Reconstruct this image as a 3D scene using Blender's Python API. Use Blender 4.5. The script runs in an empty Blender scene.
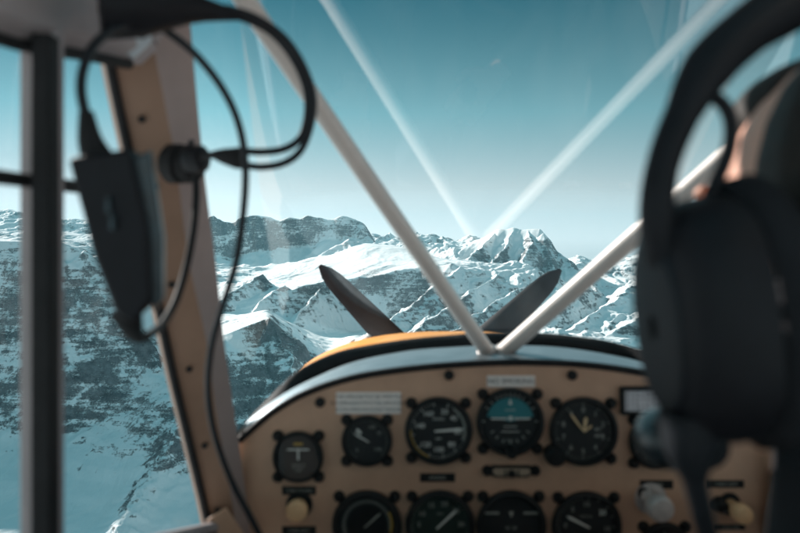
import bpy, bmesh, math, random
import numpy as np
from mathutils import Vector, Matrix
random.seed(7)
S = bpy.context.scene
COL = S.collection
R = math.radians

# ------------------------------------------------------------------ camera
F = 778.0            # focal length in photo pixels (35 mm lens, 800 px wide)
HY = 240.0           # photo row of the horizon
cd = bpy.data.cameras.new('camera')
cam = bpy.data.objects.new('camera', cd); COL.objects.link(cam); S.camera = cam
cd.sensor_width = 36; cd.lens = 35.0; cd.shift_y = -(266.5 - HY) / 800.0
cam.location = (0, 0, 0); cam.rotation_euler = (R(90), 0, 0)
cd.clip_start = 0.02; cd.clip_end = 90000
cd.dof.use_dof = True; cd.dof.focus_distance = 4000; cd.dof.aperture_fstop = 6.0

# ------------------------------------------------------------------ sky, sun, exposure
SUN_AZ, SUN_EL = -50.0, 26.0         # degrees left of straight ahead, above the horizon
w = bpy.data.worlds.new('World'); S.world = w; w.use_nodes = True
nt = w.node_tree; nt.nodes.clear()
sky = nt.nodes.new('ShaderNodeTexSky'); sky.sky_type = 'NISHITA'; sky.sun_disc = False
sky.sun_elevation = R(SUN_EL); sky.sun_rotation = R(SUN_AZ)
sky.altitude = 3000; sky.air_density = 1.0; sky.dust_density = 0.6; sky.ozone_density = 1.0
# air colour by elevation, raised overhead to light the cabin, times physical sky brightness
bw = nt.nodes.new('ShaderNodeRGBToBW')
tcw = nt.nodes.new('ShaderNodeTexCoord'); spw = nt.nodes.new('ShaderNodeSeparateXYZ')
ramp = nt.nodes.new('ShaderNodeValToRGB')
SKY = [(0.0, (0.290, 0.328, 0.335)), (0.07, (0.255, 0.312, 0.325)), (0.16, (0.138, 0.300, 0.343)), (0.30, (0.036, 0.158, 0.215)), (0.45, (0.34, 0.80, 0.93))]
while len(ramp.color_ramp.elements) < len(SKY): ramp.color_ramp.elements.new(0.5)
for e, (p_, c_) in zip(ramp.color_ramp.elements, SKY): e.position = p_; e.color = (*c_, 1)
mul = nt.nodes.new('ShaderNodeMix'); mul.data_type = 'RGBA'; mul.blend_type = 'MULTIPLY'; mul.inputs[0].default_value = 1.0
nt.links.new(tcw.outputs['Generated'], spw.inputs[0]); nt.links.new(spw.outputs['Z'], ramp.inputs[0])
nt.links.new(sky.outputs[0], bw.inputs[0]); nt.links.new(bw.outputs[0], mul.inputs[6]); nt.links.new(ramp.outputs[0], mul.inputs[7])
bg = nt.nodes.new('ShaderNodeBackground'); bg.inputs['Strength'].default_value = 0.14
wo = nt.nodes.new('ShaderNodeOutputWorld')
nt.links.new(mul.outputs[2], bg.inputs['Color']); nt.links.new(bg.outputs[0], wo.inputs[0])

sd = bpy.data.lights.new('sun', 'SUN'); sd.energy = 3.5; sd.angle = R(0.5); sd.color = (1.0, 0.93, 0.86)
sun = bpy.data.objects.new('sun', sd); COL.objects.link(sun)
_l = Vector((math.sin(R(SUN_AZ)) * math.cos(R(SUN_EL)), math.cos(R(SUN_AZ)) * math.cos(R(SUN_EL)), math.sin(R(SUN_EL))))
sun.rotation_euler = _l.to_track_quat('Z', 'Y').to_euler(); sun.location = (0, 0, 30)

S.view_settings.view_transform = 'Standard'; S.view_settings.look = 'None'
S.view_settings.exposure = 1.52; S.view_settings.gamma = 1; S.view_settings.use_curve_mapping = False
S.render.engine = 'CYCLES'; S.cycles.use_denoising = True
S.cycles.max_bounces = 8; S.cycles.diffuse_bounces = 4; S.cycles.transparent_max_bounces = 16
S.cycles.caustics_reflective = False; S.cycles.caustics_refractive = False
S.cycles.sample_clamp_indirect = 6

HAZE = 1.5e-5
# ------------------------------------------------------------------ helpers
def P(px, py, Y):
    return Vector(((px - 400) / F * Y, Y, (HY - py) / F * Y))

def tag(o, label=None, cat=None, group=None, kind=None):
    if label: o['label'] = label
    if cat: o['category'] = cat
    if group: o['group'] = group
    if kind: o['kind'] = kind
    return o

def empty(name, loc, label=None, cat=None, group=None):
    o = bpy.data.objects.new(name, None); COL.objects.link(o); o.location = loc
    o.empty_display_size = 0.05
    return tag(o, label, cat, group)

def nn(nt, t, **kw):
    n = nt.nodes.new(t)
    for k, v in kw.items(): setattr(n, k, v)
    return n

def mat(name, col, rough=0.5, metal=0.0, var=0.0, vscale=20.0, bump=0.0, bscale=200.0, spec=0.5, coat=0.0):
    m = bpy.data.materials.new(name); m.use_nodes = True
    t = m.node_tree; b = t.nodes['Principled BSDF']
    b.inputs['Base Color'].default_value = (*col, 1); b.inputs['Roughness'].default_value = rough
    b.inputs['Metallic'].default_value = metal; b.inputs['Specular IOR Level'].default_value = spec
    b.inputs['Coat Weight'].default_value = coat
    tc = nn(t, 'ShaderNodeTexCoord')
    if var > 0:
        n = nn(t, 'ShaderNodeTexNoise'); n.inputs['Scale'].default_value = vscale; n.inputs['Detail'].default_value = 6
        n.inputs['Roughness'].default_value = 0.65
        t.links.new(tc.outputs['Object'], n.inputs['Vector'])
        r = nn(t, 'ShaderNodeValToRGB')
        r.color_ramp.elements[0].position = 0.3; r.color_ramp.elements[1].position = 0.7
        r.color_ramp.elements[0].color = (*[c * (1 - var) for c in col], 1)
        r.color_ramp.elements[1].color = (*[min(1, c * (1 + var)) for c in col], 1)
        t.links.new(n.outputs[0], r.inputs[0]); t.links.new(r.outputs[0], b.inputs['Base Color'])
        mr = nn(t, 'ShaderNodeMapRange'); mr.inputs[3].default_value = max(0.02, rough - 0.08); mr.inputs[4].default_value = min(1, rough + 0.1)
        t.links.new(n.outputs[0], mr.inputs[0]); t.links.new(mr.outputs[0], b.inputs['Roughness'])
    if bump > 0:
        n2 = nn(t, 'ShaderNodeTexNoise'); n2.inputs['Scale'].default_value = bscale; n2.inputs['Detail'].default_value = 4
        t.links.new(tc.outputs['Object'], n2.inputs['Vector'])
        bp = nn(t, 'ShaderNodeBump'); bp.inputs['Strength'].default_value = bump; bp.inputs['Distance'].default_value = 0.001
        t.links.new(n2.outputs[0], bp.inputs['Height']); t.links.new(bp.outputs[0], b.inputs['Normal'])
    return m

class MB:
    def __init__(s): s.v = []; s.f = []
    def add(s, vs, fs):
        o = len(s.v); s.v += [tuple(v) for v in vs]; s.f += [tuple(i + o for i in f) for f in fs]; return s
    def box(s, lo, hi, M=None):
        x0, y0, z0 = lo; x1, y1, z1 = hi
        vs = [Vector(p) for p in [(x0,y0,z0),(x1,y0,z0),(x1,y1,z0),(x0,y1,z0),(x0,y0,z1),(x1,y0,z1),(x1,y1,z1),(x0,y1,z1)]]
        if M: vs = [M @ v for v in vs]
        return s.add(vs, [(0,3,2,1),(4,5,6,7),(0,1,5,4),(1,2,6,5),(2,3,7,6),(3,0,4,7)])
    def tube(s, pts, r, seg=12, smooth=0, flat=1.0, up=None):
        pts = [Vector(p) for p in pts]
        rs = r if isinstance(r, (list, tuple)) else [r] * len(pts)
        if smooth: pts, rs = catmull(pts, rs, smooth)
        n = len(pts); T = []
        for i in range(n):
            T.append((pts[min(i+1, n-1)] - pts[max(i-1, 0)]).normalized())
        N = T[0].orthogonal().normalized() if up is None else (Vector(up) - Vector(up).dot(T[0]) * T[0]).normalized()
        vs = []; fs = []
        for i in range(n):
            if i: N = (N - N.dot(T[i]) * T[i]).normalized()
            B = T[i].cross(N)
            for k in range(seg):
                a = 2 * math.pi * k / seg
                vs.append(pts[i] + rs[i] * (math.cos(a) * N * flat + math.sin(a) * B))
        for i in range(n - 1):
            for k in range(seg):
                a = i * seg + k; b = i * seg + (k + 1) % seg
                fs.append((a, b, b + seg, a + seg))
        fs.append(tuple(range(seg - 1, -1, -1))); fs.append(tuple((n - 1) * seg + k for k in range(seg)))
        return s.add(vs, fs)
    def lathe(s, prof, c, axis=(0, -1, 0), seg=40):
        """prof: (radius, height along axis); open ends are closed when radius is 0"""
        c = Vector(c); A = Vector(axis).normalized(); N = A.orthogonal().normalized(); B = A.cross(N)
        vs = []; fs = []
        for r, h in prof:
            for k in range(seg):
                a = 2 * math.pi * k / seg
                vs.append(c + A * h + max(r, 1e-5) * (math.cos(a) * N + math.sin(a) * B))
        for i in range(len(prof) - 1):
            for k in range(seg):
                a = i * seg + k; b = i * seg + (k + 1) % seg
                fs.append((a, b, b + seg, a + seg))
        return s.add(vs, fs)
    def ell(s, c, r, M=None, seg=24, ring=14):
        c = Vector(c); vs = []; fs = []
        r = Vector(r)
        for i in range(ring + 1):
            t = math.pi * i / ring
            for k in range(seg):
                a = 2 * math.pi * k / seg
                v = Vector((math.sin(t) * math.cos(a) * r.x, math.sin(t) * math.sin(a) * r.y, math.cos(t) * r.z))
                if M: v = M @ v
                vs.append(c + v)
        for i in range(ring):
            for k in range(seg):
                a = i * seg + k; b = i * seg + (k + 1) % seg
                fs.append((a, a + seg, b + seg, b))
        return s.add(vs, fs)
    def grid(s, rows, closed=False):
        n = len(rows[0]); vs = [p for r in rows for p in r]; fs = []
        for i in range(len(rows) - 1):
            for k in range(n - 1 + (1 if closed else 0)):
                a = i * n + k; b = i * n + (k + 1) % n
                fs.append((a, b, b + n, a + n))
        return s.add(vs, fs)
    def prism(s, ring_a, ring_b):
        n = len(ring_a); vs = list(ring_a) + list(ring_b)
        fs = [(k, (k + 1) % n, (k + 1) % n + n, k + n) for k in range(n)]
        fs += [tuple(range(n - 1, -1, -1)), tuple(range(n, 2 * n))]
        return s.add(vs, fs)
    def build(s, name, m, parent=None, origin=None, smooth=40, bevel=0, label=None, solid=0, remesh=0, lap=0):
        me = bpy.data.meshes.new(name)
        o0 = Vector(origin) if origin is not None else Vector((0, 0, 0))
        me.from_pydata([tuple(Vector(v) - o0) for v in s.v], [], s.f); me.update()
        bm = bmesh.new(); bm.from_mesh(me)
        bmesh.ops.remove_doubles(bm, verts=bm.verts, dist=1e-6)
        bmesh.ops.recalc_face_normals(bm, faces=bm.faces)
        bm.to_mesh(me); bm.free()
        o = bpy.data.objects.new(name, me); COL.objects.link(o)
        if remesh:
            md = o.modifiers.new('r', 'REMESH'); md.mode = 'VOXEL'; md.voxel_size = remesh
            if lap:
                ms = o.modifiers.new('s', 'SMOOTH'); ms.iterations = lap; ms.factor = 0.6
            dg = bpy.context.evaluated_depsgraph_get()
            me2 = bpy.data.meshes.new_from_object(o.evaluated_get(dg)); o.modifiers.clear(); o.data = me2
            bpy.data.meshes.remove(me); me = me2; me.name = name
        if solid:
            md = o.modifiers.new('t', 'SOLIDIFY'); md.thickness = solid; md.offset = 0
        if bevel:
            md = o.modifiers.new('b', 'BEVEL'); md.width = bevel; md.segments = 2; md.limit_method = 'ANGLE'
        me.materials.clear(); me.materials.append(m)
        me.shade_smooth()
        if smooth < 180: me.set_sharp_from_angle(angle=R(smooth))
        o.location = o0
        if parent is not None:
            o.parent = parent
            o.location = o0 - world_loc(parent)
        if label: o['label'] = label
        return o

def world_loc(o):
    v = Vector((0, 0, 0))
    while o is not None: v += Vector(o.location); o = o.parent
    return v

def catmull(pts, rs, k):
    out = []; ro = []
    n = len(pts)
    for i in range(n - 1):
        p0 = pts[i-1] if i else pts[0] * 2 - pts[1]; p1 = pts[i]; p2 = pts[i+1]
        p3 = pts[i+2] if i + 2 < n else pts[-1] * 2 - pts[-2]
        for j in range(k):
            t = j / k
            out.append(0.5 * ((2*p1) + (p2-p0)*t + (2*p0-5*p1+4*p2-p3)*t*t + (3*p1-p0-3*p2+p3)*t**3))
            ro.append(rs[i] * (1-t) + rs[i+1] * t)
    out.append(pts[-1]); ro.append(rs[-1])
    return out, ro

def text_geo(mb, s, c, h, ry=0.0, align='CENTER'):
    """flat lettering facing -Y at point c, cap height h"""
    cu = bpy.data.curves.new('t', 'FONT'); cu.body = s; cu.size = h / 0.7; cu.align_x = align; cu.align_y = 'CENTER'
    cu.resolution_u = 2
    o = bpy.data.objects.new('t', cu); COL.objects.link(o)
    me = o.to_mesh()
    M = Matrix.Translation(Vector(c)) @ Matrix.Rotation(ry, 4, 'Y') @ Matrix.Rotation(R(90), 4, 'X')
    mb.add([M @ v.co for v in me.vertices], [tuple(p.vertices) for p in me.polygons])
    o.to_mesh_clear(); bpy.data.objects.remove(o); bpy.data.curves.remove(cu)

# ------------------------------------------------------------------ the mountains
_rng = np.random.default_rng(11)
_perm = np.arange(512); _rng.shuffle(_perm); _perm = np.concatenate([_perm, _perm])
_ang = _rng.random(512) * 2 * np.pi
_gx, _gy = np.cos(_ang), np.sin(_ang)
def perlin(x, y):
    xi = np.floor(x).astype(np.int64); yi = np.floor(y).astype(np.int64)
    xf = x - xi; yf = y - yi
    u = xf**3 * (xf * (xf * 6 - 15) + 10); v = yf**3 * (yf * (yf * 6 - 15) + 10)
    def g(ix, iy, dx, dy):
        h = _perm[(_perm[ix & 511] + iy) & 511]
        return _gx[h] * dx + _gy[h] * dy
    a = g(xi, yi, xf, yf); b = g(xi + 1, yi, xf - 1, yf); c = g(xi, yi + 1, xf, yf - 1); d = g(xi + 1, yi + 1, xf - 1, yf - 1)
    return (a + u * (b - a) + v * ((c + u * (d - c)) - (a + u * (b - a)))) * 1.4
def ridged(x, y, oc, gain=0.5, lac=2.03):
    s = np.zeros_like(x); amp = 1.0; w_ = np.ones_like(x); tot = 0
    for i in range(oc):
        n = 1 - np.abs(perlin(x + 17.3 * i, y - 9.1 * i)) * 1.25; n = np.clip(n, 0, 1) ** 1.35
        s += amp * n * w_; w_ = np.clip(n * 1.6, 0, 1); tot += amp
        amp *= gain; x = x * lac; y = y * lac
    return s / tot
def fbm(x, y, oc, gain=0.5):
    s = np.zeros_like(x); amp = 1.0
    for i in range(oc):
        s += amp * perlin(x + 5.7 * i, y + 3.1 * i); amp *= gain; x = x * 2.03; y = y * 2.03
    return s

# each line: photo column -> (row, distance).  Lines go from near to far.
LINES = [
 # near foot
 [(-400,560,1650),(0,600,1650),(120,640,1650),(210,600,1700),(260,520,2000),(400,520,2200),(520,470,2300),(650,470,2300),(760,470,2300),(1200,480,2300)],
 # foot of the rock wall on the left / foot of the near spur
 [(-400,470,2300),(0,440,2300),(60,432,2320),(130,410,2340),(175,385,2400),(205,400,2480),(250,430,2550),(300,410,2700),(350,390,2900),(450,380,3000),(560,380,3000),(650,380,3000),(760,385,3000),(1200,400,3000)],
 # crest of the left wall, then the near spur
 [(-400,236,2800),(0,241,2800),(60,241,2800),(85,250,2780),(110,272,2750),(140,302,2750),(160,322,2760),(185,345,2760),(203,346,2780),(225,336,2820),(250,326,2870),(268,318,2930),(285,332,3000),(305,350,3060),(330,362,3200),(380,352,3300),(420,345,3300),(450,338,3300),(500,340,3300),(560,338,3300),(610,345,3300),(650,350,3300),(760,350,3300),(1200,350,3300)],
 # far edge of the low bright snow, foot of the shaded wall
 [(-400,262,3700),(0,262,3700),(60,262,3700),(110,290,3650),(150,318,3600),(185,330,3650),(203,318,3800),(225,316,3850),(250,314,3900),(268,312,3950),(290,322,4080),(320,332,4200),(350,333,4300),(380,330,4300),(420,322,4280),(450,318,4150),(470,318,4050),(500,322,4000),(560,332,4000),(600,330,4000),(650,335,4000),(760,330,4000),(1200,330,4000)],
 # brink of the shelf
 [(-400,246,4300),(0,248,4300),(60,250,4300),(110,262,4250),(150,300,4100),(185,312,3950),(203,300,4000),(225,298,4060),(250,300,4100),(268,296,4150),(290,292,4250),(320,284,4420),(350,280,4500),(380,275,4500),(420,268,4500),(450,265,4450),(470,275,4350),(490,282,4400),(520,285,4450),(555,298,4500),(600,300,4500),(650,305,4500),(760,300,4500),(1200,290,4500)],
 # back of the shelf
 [(-400,238,5600),(0,242,5600),(60,244,5600),(110,250,5600),(150,265,5600),(185,278,5600),(203,274,5700),(225,272,5750),(250,270,5800),(275,268,5800),(300,262,5800),(320,257,5850),(340,252,5900),(360,243,5900),(372,243,5900),(385,245,5900),(400,246,5850),(420,252,5700),(450,262,5400),(470,263,5300),(490,264,5300),(520,268,5300),(545,280,5300),(570,290,5300),(600,298,5300),(650,290,5300),(760,285,5300),(1200,270,5300)],
 # hollow behind
 [(-400,244,6600),(60,250,6600),(150,268,6700),(203,284,6800),(250,278,7500),(300,272,7550),(340,262,7500),(372,262,7300),(400,262,6900),(420,262,6300),(450,263,5700),(470,262,5550),(490,264,5500),(520,268,5500),(545,284,5550),(560,294,5550),(600,302,5600),(650,296,5600),(760,290,5600),(1200,272,5600)],
 # foot of the dark cliff
 [(-400,240,7600),(60,245,7600),(150,262,7700),(203,262,7900),(225,260,7950),(250,255,8000),(280,250,8000),(300,246,8000),(330,242,8000),(350,240,8000),(372,246,7900),(400,252,7500),(430,252,6900),(455,258,6150),(470,258,5950),(490,260,5800),(520,262,5780),(545,278,5800),(560,284,5850),(580,288,5950),(600,290,6100),(650,284,6200),(760,276,6200),(1200,262,6200)],
 # great crest: cliff table, then the high peak
 [(-400,226,8300),(0,234,8300),(60,234,8300),(130,232,8300),(185,236,8300),(200,226,8250),(207,219,8250),(213,216,8250),(222,221,8250),(232,223,8200),(243,218,8200),(255,216,8200),(270,218,8200),(280,221,8200),(290,219,8200),(300,218,8200),(308,214,8200),(318,217,8200),(330,219,8180),(346,217,8180),(355,219,8180),(363,224,8150),(369,232,8150),(376,246,8150),(400,250,7900),(430,247,7200),(447,257,6400),(458,253,6350),(466,248,6350),(474,241,6330),(482,239,6300),(490,234,6290),(498,228.5,6280),(506,229,6270),(514,227,6250),(522,229,6230),(533,229,6200),(541,230,6150),(545,235,6050),(551,241,6050),(556,250,6060),(562,258,6100),(568,264,6150),(576,270,6250),(590,273,6500),(606,268,6650),(618,264,6650),(630,260,6650),(645,258,6650),(700,250,6650),(760,250,6650),(1200,240,6650)],
 # drop behind it
 [(-400,250,9800),(203,252,9900),(372,262,9600),(430,266,8600),(500,270,7600),(560,280,7400),(600,282,7800),(760,275,7800),(1200,262,7800)],
 [(-400,248,11500),(300,250,11500),(430,250,11000),(560,276,9000),(760,272,9000),(1200,262,9500)],
 # far range
 [(-400,222,14500),(-60,226,14500),(-20,216,14500),(8,209,14500),(22,212,14500),(32,209,14500),(45,216,14500),(58,219,14500),(80,220,14500),(104,222,14500),(130,217,14500),(160,223,14500),(190,222,14500),(240,232,14500),(330,236,14500),(372,236,14000),(382,238,14000),(390,235,14000),(397,239,13500),(408,236,13000),(416,233,13000),(424,236,13000),(432,234,13000),(440,238,13000),(448,237,13000),(456,241,13000),(470,236,13000),(500,246,13000),(552,262,11000),(560,259,10500),(568,262,10500),(577,258,10500),(586,262,10500),(600,266,10500),(616,262,10500),(640,258,10500),(700,252,10500),(1200,244,10500)],
 [(-400,262,19000),(400,262,19000),(1200,262,19000)],
]
# crests of single ridges: (points: column, row, distance), fall to the left, fall to the right, reach
RIDGES = [
 ([(497,231,6270),(484,243,6000),(470,257,5700)], .8, 1.1, 190),
 ([(513,228,6240),(507,242,5980),(497,256,5720),(487,267,5480)], .8, 1.2, 200),
 ([(529,229,6200),(531,243,5930),(525,258,5700),(520,274,5400)], .7, 1.2, 200),
 ([(543,233,6045),(549,250,5900),(552,266,5750),(556,283,5500)], .8, 1.2, 220),
 ([(556,250,6060),(568,262,5900),(583,277,5600),(600,290,5350)], .6, .8, 240),
 ([(366,338,3400),(392,320,3600),(424,297,3900),(448,277,4220),(462,267,4400)], .75, .95, 230),
 ([(405,338,3400),(432,318,3600),(458,300,3850),(480,286,4100),(500,275,4380)], .8, .95, 210),
 ([(440,338,3400),(470,318,3600),(498,301,3850),(525,288,4150)], .8, .95, 210),
 ([(482,338,3400),(515,320,3600),(548,304,3900),(575,291,4250),(590,284,4600)], .7, .85, 240),
 ([(560,338,3500),(585,320,3700),(612,301,4000),(642,282,4500),(662,270,5000)], .6, .7, 300),
 ([(604,342,3450),(632,322,3700),(662,302,4100)], .6, .7, 260),
 ([(222,412,2600),(240,376,2700),(256,346,2810),(271,317,2930)], .85, 1.0, 200),
 ([(269,318,2930),(286,350,2790),(301,385,2640),(314,424,2500)], .75, .9, 170),
 ([(300,347,3060),(324,374,2860),(346,402,2700)], .7, .9, 160),
 ([(212,350,2900),(224,336,3000),(236,322,3150)], .7, .9, 120),
 ([(205,318,3750),(220,300,3900),(240,286,4150),(262,275,4450)], .8, 1.0, 200),
 ([(245,320,3820),(262,300,4000),(285,285,4280)], .8, 1.0, 180),
 ([(292,322,3930),(306,305,4080),(322,289,4330)], .8, 1.1, 150),
 ([(318,256,5840),(336,246,5890),(350,239,5900),(367,246,5860)], .7, 1.1, 150),
 ([(85,250,2780),(118,298,2660),(150,352,2540),(182,396,2420)], .6, .8, 170),
 ([(58,241,2800),(80,300,2630),(104,360,2480),(124,408,2360)], .6, .8, 150),
 ([(15,241,2800),(28,320,2590),(48,400,2380)], .6, .8, 150),
]
def make_terrain():
    px = np.concatenate([np.arange(-400, -10, 4.0), np.arange(-10, 670, 0.8), np.arange(670, 1200, 4.0)])
    D = np.concatenate([np.exp(np.linspace(math.log(1660), math.log(9200), 900)), np.linspace(9200, 19000, 300)[1:]])
    nC, nR = len(px), len(D)
    K = len(LINES)
    Lr = np.zeros((K, nC)); Ld = np.zeros((K, nC))
    for i, L in enumerate(LINES):
        a = np.array(L, float)
        Lr[i] = np.interp(px, a[:, 0], a[:, 1]); Ld[i] = np.interp(px, a[:, 0], a[:, 2])
    uni = np.arange(-400, 1201, 1.0)
    for i in range(K):
        for arr, sg in ((Lr, 1.2 if i in (8, 11) else (2.5 if i == 2 else 7)), (Ld, 12)):
            f = np.interp(uni, px, arr[i]); k_ = np.exp(-0.5 * (np.arange(-40, 41) / sg) ** 2); k_ /= k_.sum()
            arr[i] = np.interp(px, uni, np.convolve(np.pad(f, 40, mode='edge'), k_, mode='valid'))
    Lz = (HY - Lr) / F * Ld
    Z = np.zeros((nR, nC))
    for c in range(nC):
        Z[:, c] = np.interp(D, Ld[:, c], Lz[:, c])
    X = (px[None, :] - 400) / F * D[:, None]; Y = np.repeat(D[:, None], nC, 1)
    # distance to the crest lines, to keep the skyline where it is
    keep = np.ones_like(Z)
    for i, wd in ((2, 90), (8, 150), (11, 260)):
        keep *= 1 - 0.75 * np.exp(-((Y - Ld[i][None, :]) / wd) ** 2)
    wx = 140 * fbm(X / 900, Y / 900, 3); wy = 140 * fbm(X / 900 + 40, Y / 900 + 11, 3)
    U = X + wx; V = Y + wy
    # ribs run from lower left to upper right
    c_, s_ = math.cos(R(68)), math.sin(R(68))
    A = (U * c_ + V * s_); B = (-U * s_ + V * c_)
    r1 = ridged(A / 1300, B / 430, 8, 0.46)
    r2 = ridged(A / 300 + 7, B / 150 + 3, 6, 0.5)
    U2 = X + 22 * fbm(X / 120, Y / 120, 3); V2 = Y + 22 * fbm(X / 120 + 9, Y / 120 + 4, 3)
    near_ridge = np.zeros_like(Z)
    for pts, sl, sr, reach in RIDGES:
        q = np.array([tuple(P(*p)) for p in pts])
        q = np.stack([np.interp(np.linspace(0, 1, 4 * len(q)), np.linspace(0, 1, len(q)), q[:, k]) for k in range(3)], 1)
        c0 = max(0, np.searchsorted(px, min(p[0] for p in pts) - 70)); c1 = np.searchsorted(px, max(p[0] for p in pts) + 70)
        r0 = max(0, np.searchsorted(D, q[:, 1].min() - reach * 1.3)); r1_ = np.searchsorted(D, q[:, 1].max() + reach * 1.3)
        sx, sy, sz = U2[r0:r1_, c0:c1], V2[r0:r1_, c0:c1], Z[r0:r1_, c0:c1]
        best = np.full_like(sx, 1e9); bz = np.zeros_like(sx); bs = np.zeros_like(sx)
        for a, b in zip(q[:-1], q[1:]):
            d = b - a; L2 = d[0] ** 2 + d[1] ** 2
            t = np.clip(((sx - a[0]) * d[0] + (sy - a[1]) * d[1]) / L2, 0, 1)
            ex = sx - a[0] - t * d[0]; ey = sy - a[1] - t * d[1]; dd = np.hypot(ex, ey)
            m_ = dd < best; best[m_] = dd[m_]; bz[m_] = (a[2] + t * d[2])[m_]; bs[m_] = (ex * abs(d[1]) - ey * d[0] * np.sign(d[1] or 1))[m_]
        slope = np.where(bs < 0, sl, sr)
        h_ = bz - slope * best - 10 * (1 - np.exp(-best / 30)) * ridged(sx / 90, sy / 90, 3)
        fade = np.clip(1.25 - best / reach, 0, 1); fade = fade * fade * (3 - 2 * fade)
        up = np.clip(h_ - sz, 0, None) * fade
        Z[r0:r1_, c0:c1] += up
        near_ridge[r0:r1_, c0:c1] = np.maximum(near_ridge[r0:r1_, c0:c1], np.clip(1 - best / 90, 0, 1))
    keep *= 1 - 0.7 * near_ridge
    # how broken each piece of ground is: the shelf and the snow basins are smooth
    rough = np.zeros((K, nC))
    prof = [ # per line: (column, roughness)
      [(0,.30),(200,.30),(250,1.0),(1200,1.0)],
      [(0,.75),(200,.7),(240,1.1),(1200,1.1)],
      [(0,.8),(190,.8),(240,1.0),(320,.7),(430,1.3),(1200,1.3)],
      [(0,.6),(190,.5),(260,.18),(350,.12),(400,.4),(450,.9),(1200,1.0)],
      [(0,.6),(200,.8),(290,.45),(350,.22),(430,.22),(470,.9),(1200,1.0)],
      [(0,.5),(200,.8),(280,.35),(330,.16),(380,.10),(440,.10),(480,.4),(530,.9),(1200,1.0)],
      [(0,.5),(240,.15),(372,.15),(430,.3),(500,.9),(1200,1.0)],
      [(0,.5),(203,.5),(250,.35),(372,.4),(450,1.1),(500,.9),(560,.9),(600,.9),(1200,1.0)],
      [(0,.8),(400,.8),(470,.7),(1200,.8)],
      [(0,.6),(1200,.6)],[(0,.7),(1200,.7)],[(0,.9),(1200,.9)],[(0,.5),(1200,.5)]]
    for i, pr in enumerate(prof):
        a = np.array(pr, float); rough[i] = np.interp(px, a[:, 0], a[:, 1])
    Q = np.zeros_like(Z)
    for c in range(nC): Q[:, c] = np.interp(D, Ld[:, c], rough[:, c])
    Q = Q * (1 - 0.2 * np.clip((px[None, :] - 420) / 40, 0, 1))
    amp = Q * keep * np.clip(Y / 4500, 0.45, 1.6)
    Z += amp * (120 * (r1 - 0.45) + 36 * (r2 - 0.45)) + 5 * fbm(U / 160, V / 160, 4) * np.clip(Q, 0.1, 1)
    # rock strata: terrace the steep ground a little
    st = Z + 14 * fbm(U / 500, V / 500, 3) + 0.06 * U
    per = 46.0
    ph = (st / per) % 1.0
    Z += Q * keep * 7.0 * (np.clip(ph * 2.2, 0, 1) - ph) * 1.6
    # a rocky rib across the smooth snow below the left wall
    t_ = np.clip((Y - 1760) / 640, 0, 1); rx = (98 + 122 * t_ - 400) / F * (1760 + 640 * t_) + 14 * fbm(Y / 60, Y * 0, 3)
    g_ = np.exp(-((X - rx) / 46) ** 2) * np.clip((Y - 1680) / 90, 0, 1) * np.clip((2480 - Y) / 120, 0, 1)
    Z += 34 * g_ + 10 * g_ * ridged(X / 45, Y / 60, 4)
    bias = np.zeros((K, nC))
    bp = [ [(0,-.9),(205,-.9),(240,.1),(1200,.1)], [(0,.22),(190,.15),(240,.2),(1200,.1)], [(0,-.22),(190,-.1),(240,.15),(1200,.15)],
      [(0,0),(240,-.5),(360,-.5),(430,.1),(1200,0)], [(0,0),(240,.1),(300,.1),(430,.05),(1200,.1)], [(0,0),(260,-.1),(300,-.4),(430,-.4),(480,0),(1200,.05)],
      [(0,0),(240,-.6),(400,-.4),(470,0),(1200,.1)], [(0,0),(203,.1),(250,-.1),(372,0),(450,-.1),(500,-.1),(560,.25),(1200,0)], [(0,.1),(200,.25),(372,.22),(400,.2),(450,-.2),(500,-.55),(540,-.45),(556,.3),(1200,.1)],
      [(0,0),(1200,0)], [(0,0),(1200,0)], [(0,.1),(360,.2),(460,.25),(1200,.3)], [(0,0),(1200,0)]]
    for i, pr in enumerate(bp):
        a = np.array(pr, float); bias[i] = np.interp(px, a[:, 0], a[:, 1])
    Bv = np.zeros_like(Z)
    for c in range(nC): Bv[:, c] = np.interp(D, Ld[:, c], bias[:, c])
    # the dark face is rock right down to its foot, the wall on the left is darkest low down
    Bv += 0.15 * np.exp(-((Y - 8090) / 120) ** 2) * np.exp(-((px[None, :] - 285) / 95) ** 4)
    Bv += 0.12 * np.exp(-((px[None, :] - 90) / 110) ** 4) * np.clip((Y - 2280) / 60, 0, 1) * np.clip((2660 - Y) / 160, 0, 1)
    Bv += 0.75 * g_ + 0.22 * near_ridge
    Bv -= 0.12 * np.clip((px[None, :] - 420) / 40, 0, 1) * (Y < 7500)
    Q = Bv
    vs = np.stack([X, Y, Z], -1).reshape(-1, 3).astype(np.float32)
    idx = np.arange(nR * nC).reshape(nR, nC)
    q = np.stack([idx[:-1, :-1], idx[:-1, 1:], idx[1:, 1:], idx[1:, :-1]], -1).reshape(-1, 4)
    me = bpy.data.meshes.new('mountains')
    me.vertices.add(len(vs)); me.vertices.foreach_set('co', vs.ravel())
    me.loops.add(q.size); me.loops.foreach_set('vertex_index', q.ravel().astype(np.int32))
    me.polygons.add(len(q)); me.polygons.foreach_set('loop_start', np.arange(0, q.size, 4, dtype=np.int32))
    me.polygons.foreach_set('loop_total', np.full(len(q), 4, np.int32))
    me.update(calc_edges=True); me.shade_smooth()
    at = me.attributes.new('rockiness', 'FLOAT', 'POINT'); at.data.foreach_set('value', Q.ravel().astype(np.float32))
    o = bpy.data.objects.new('mountains', me); COL.objects.link(o)
    tag(o, kind='structure')
    return o

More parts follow.
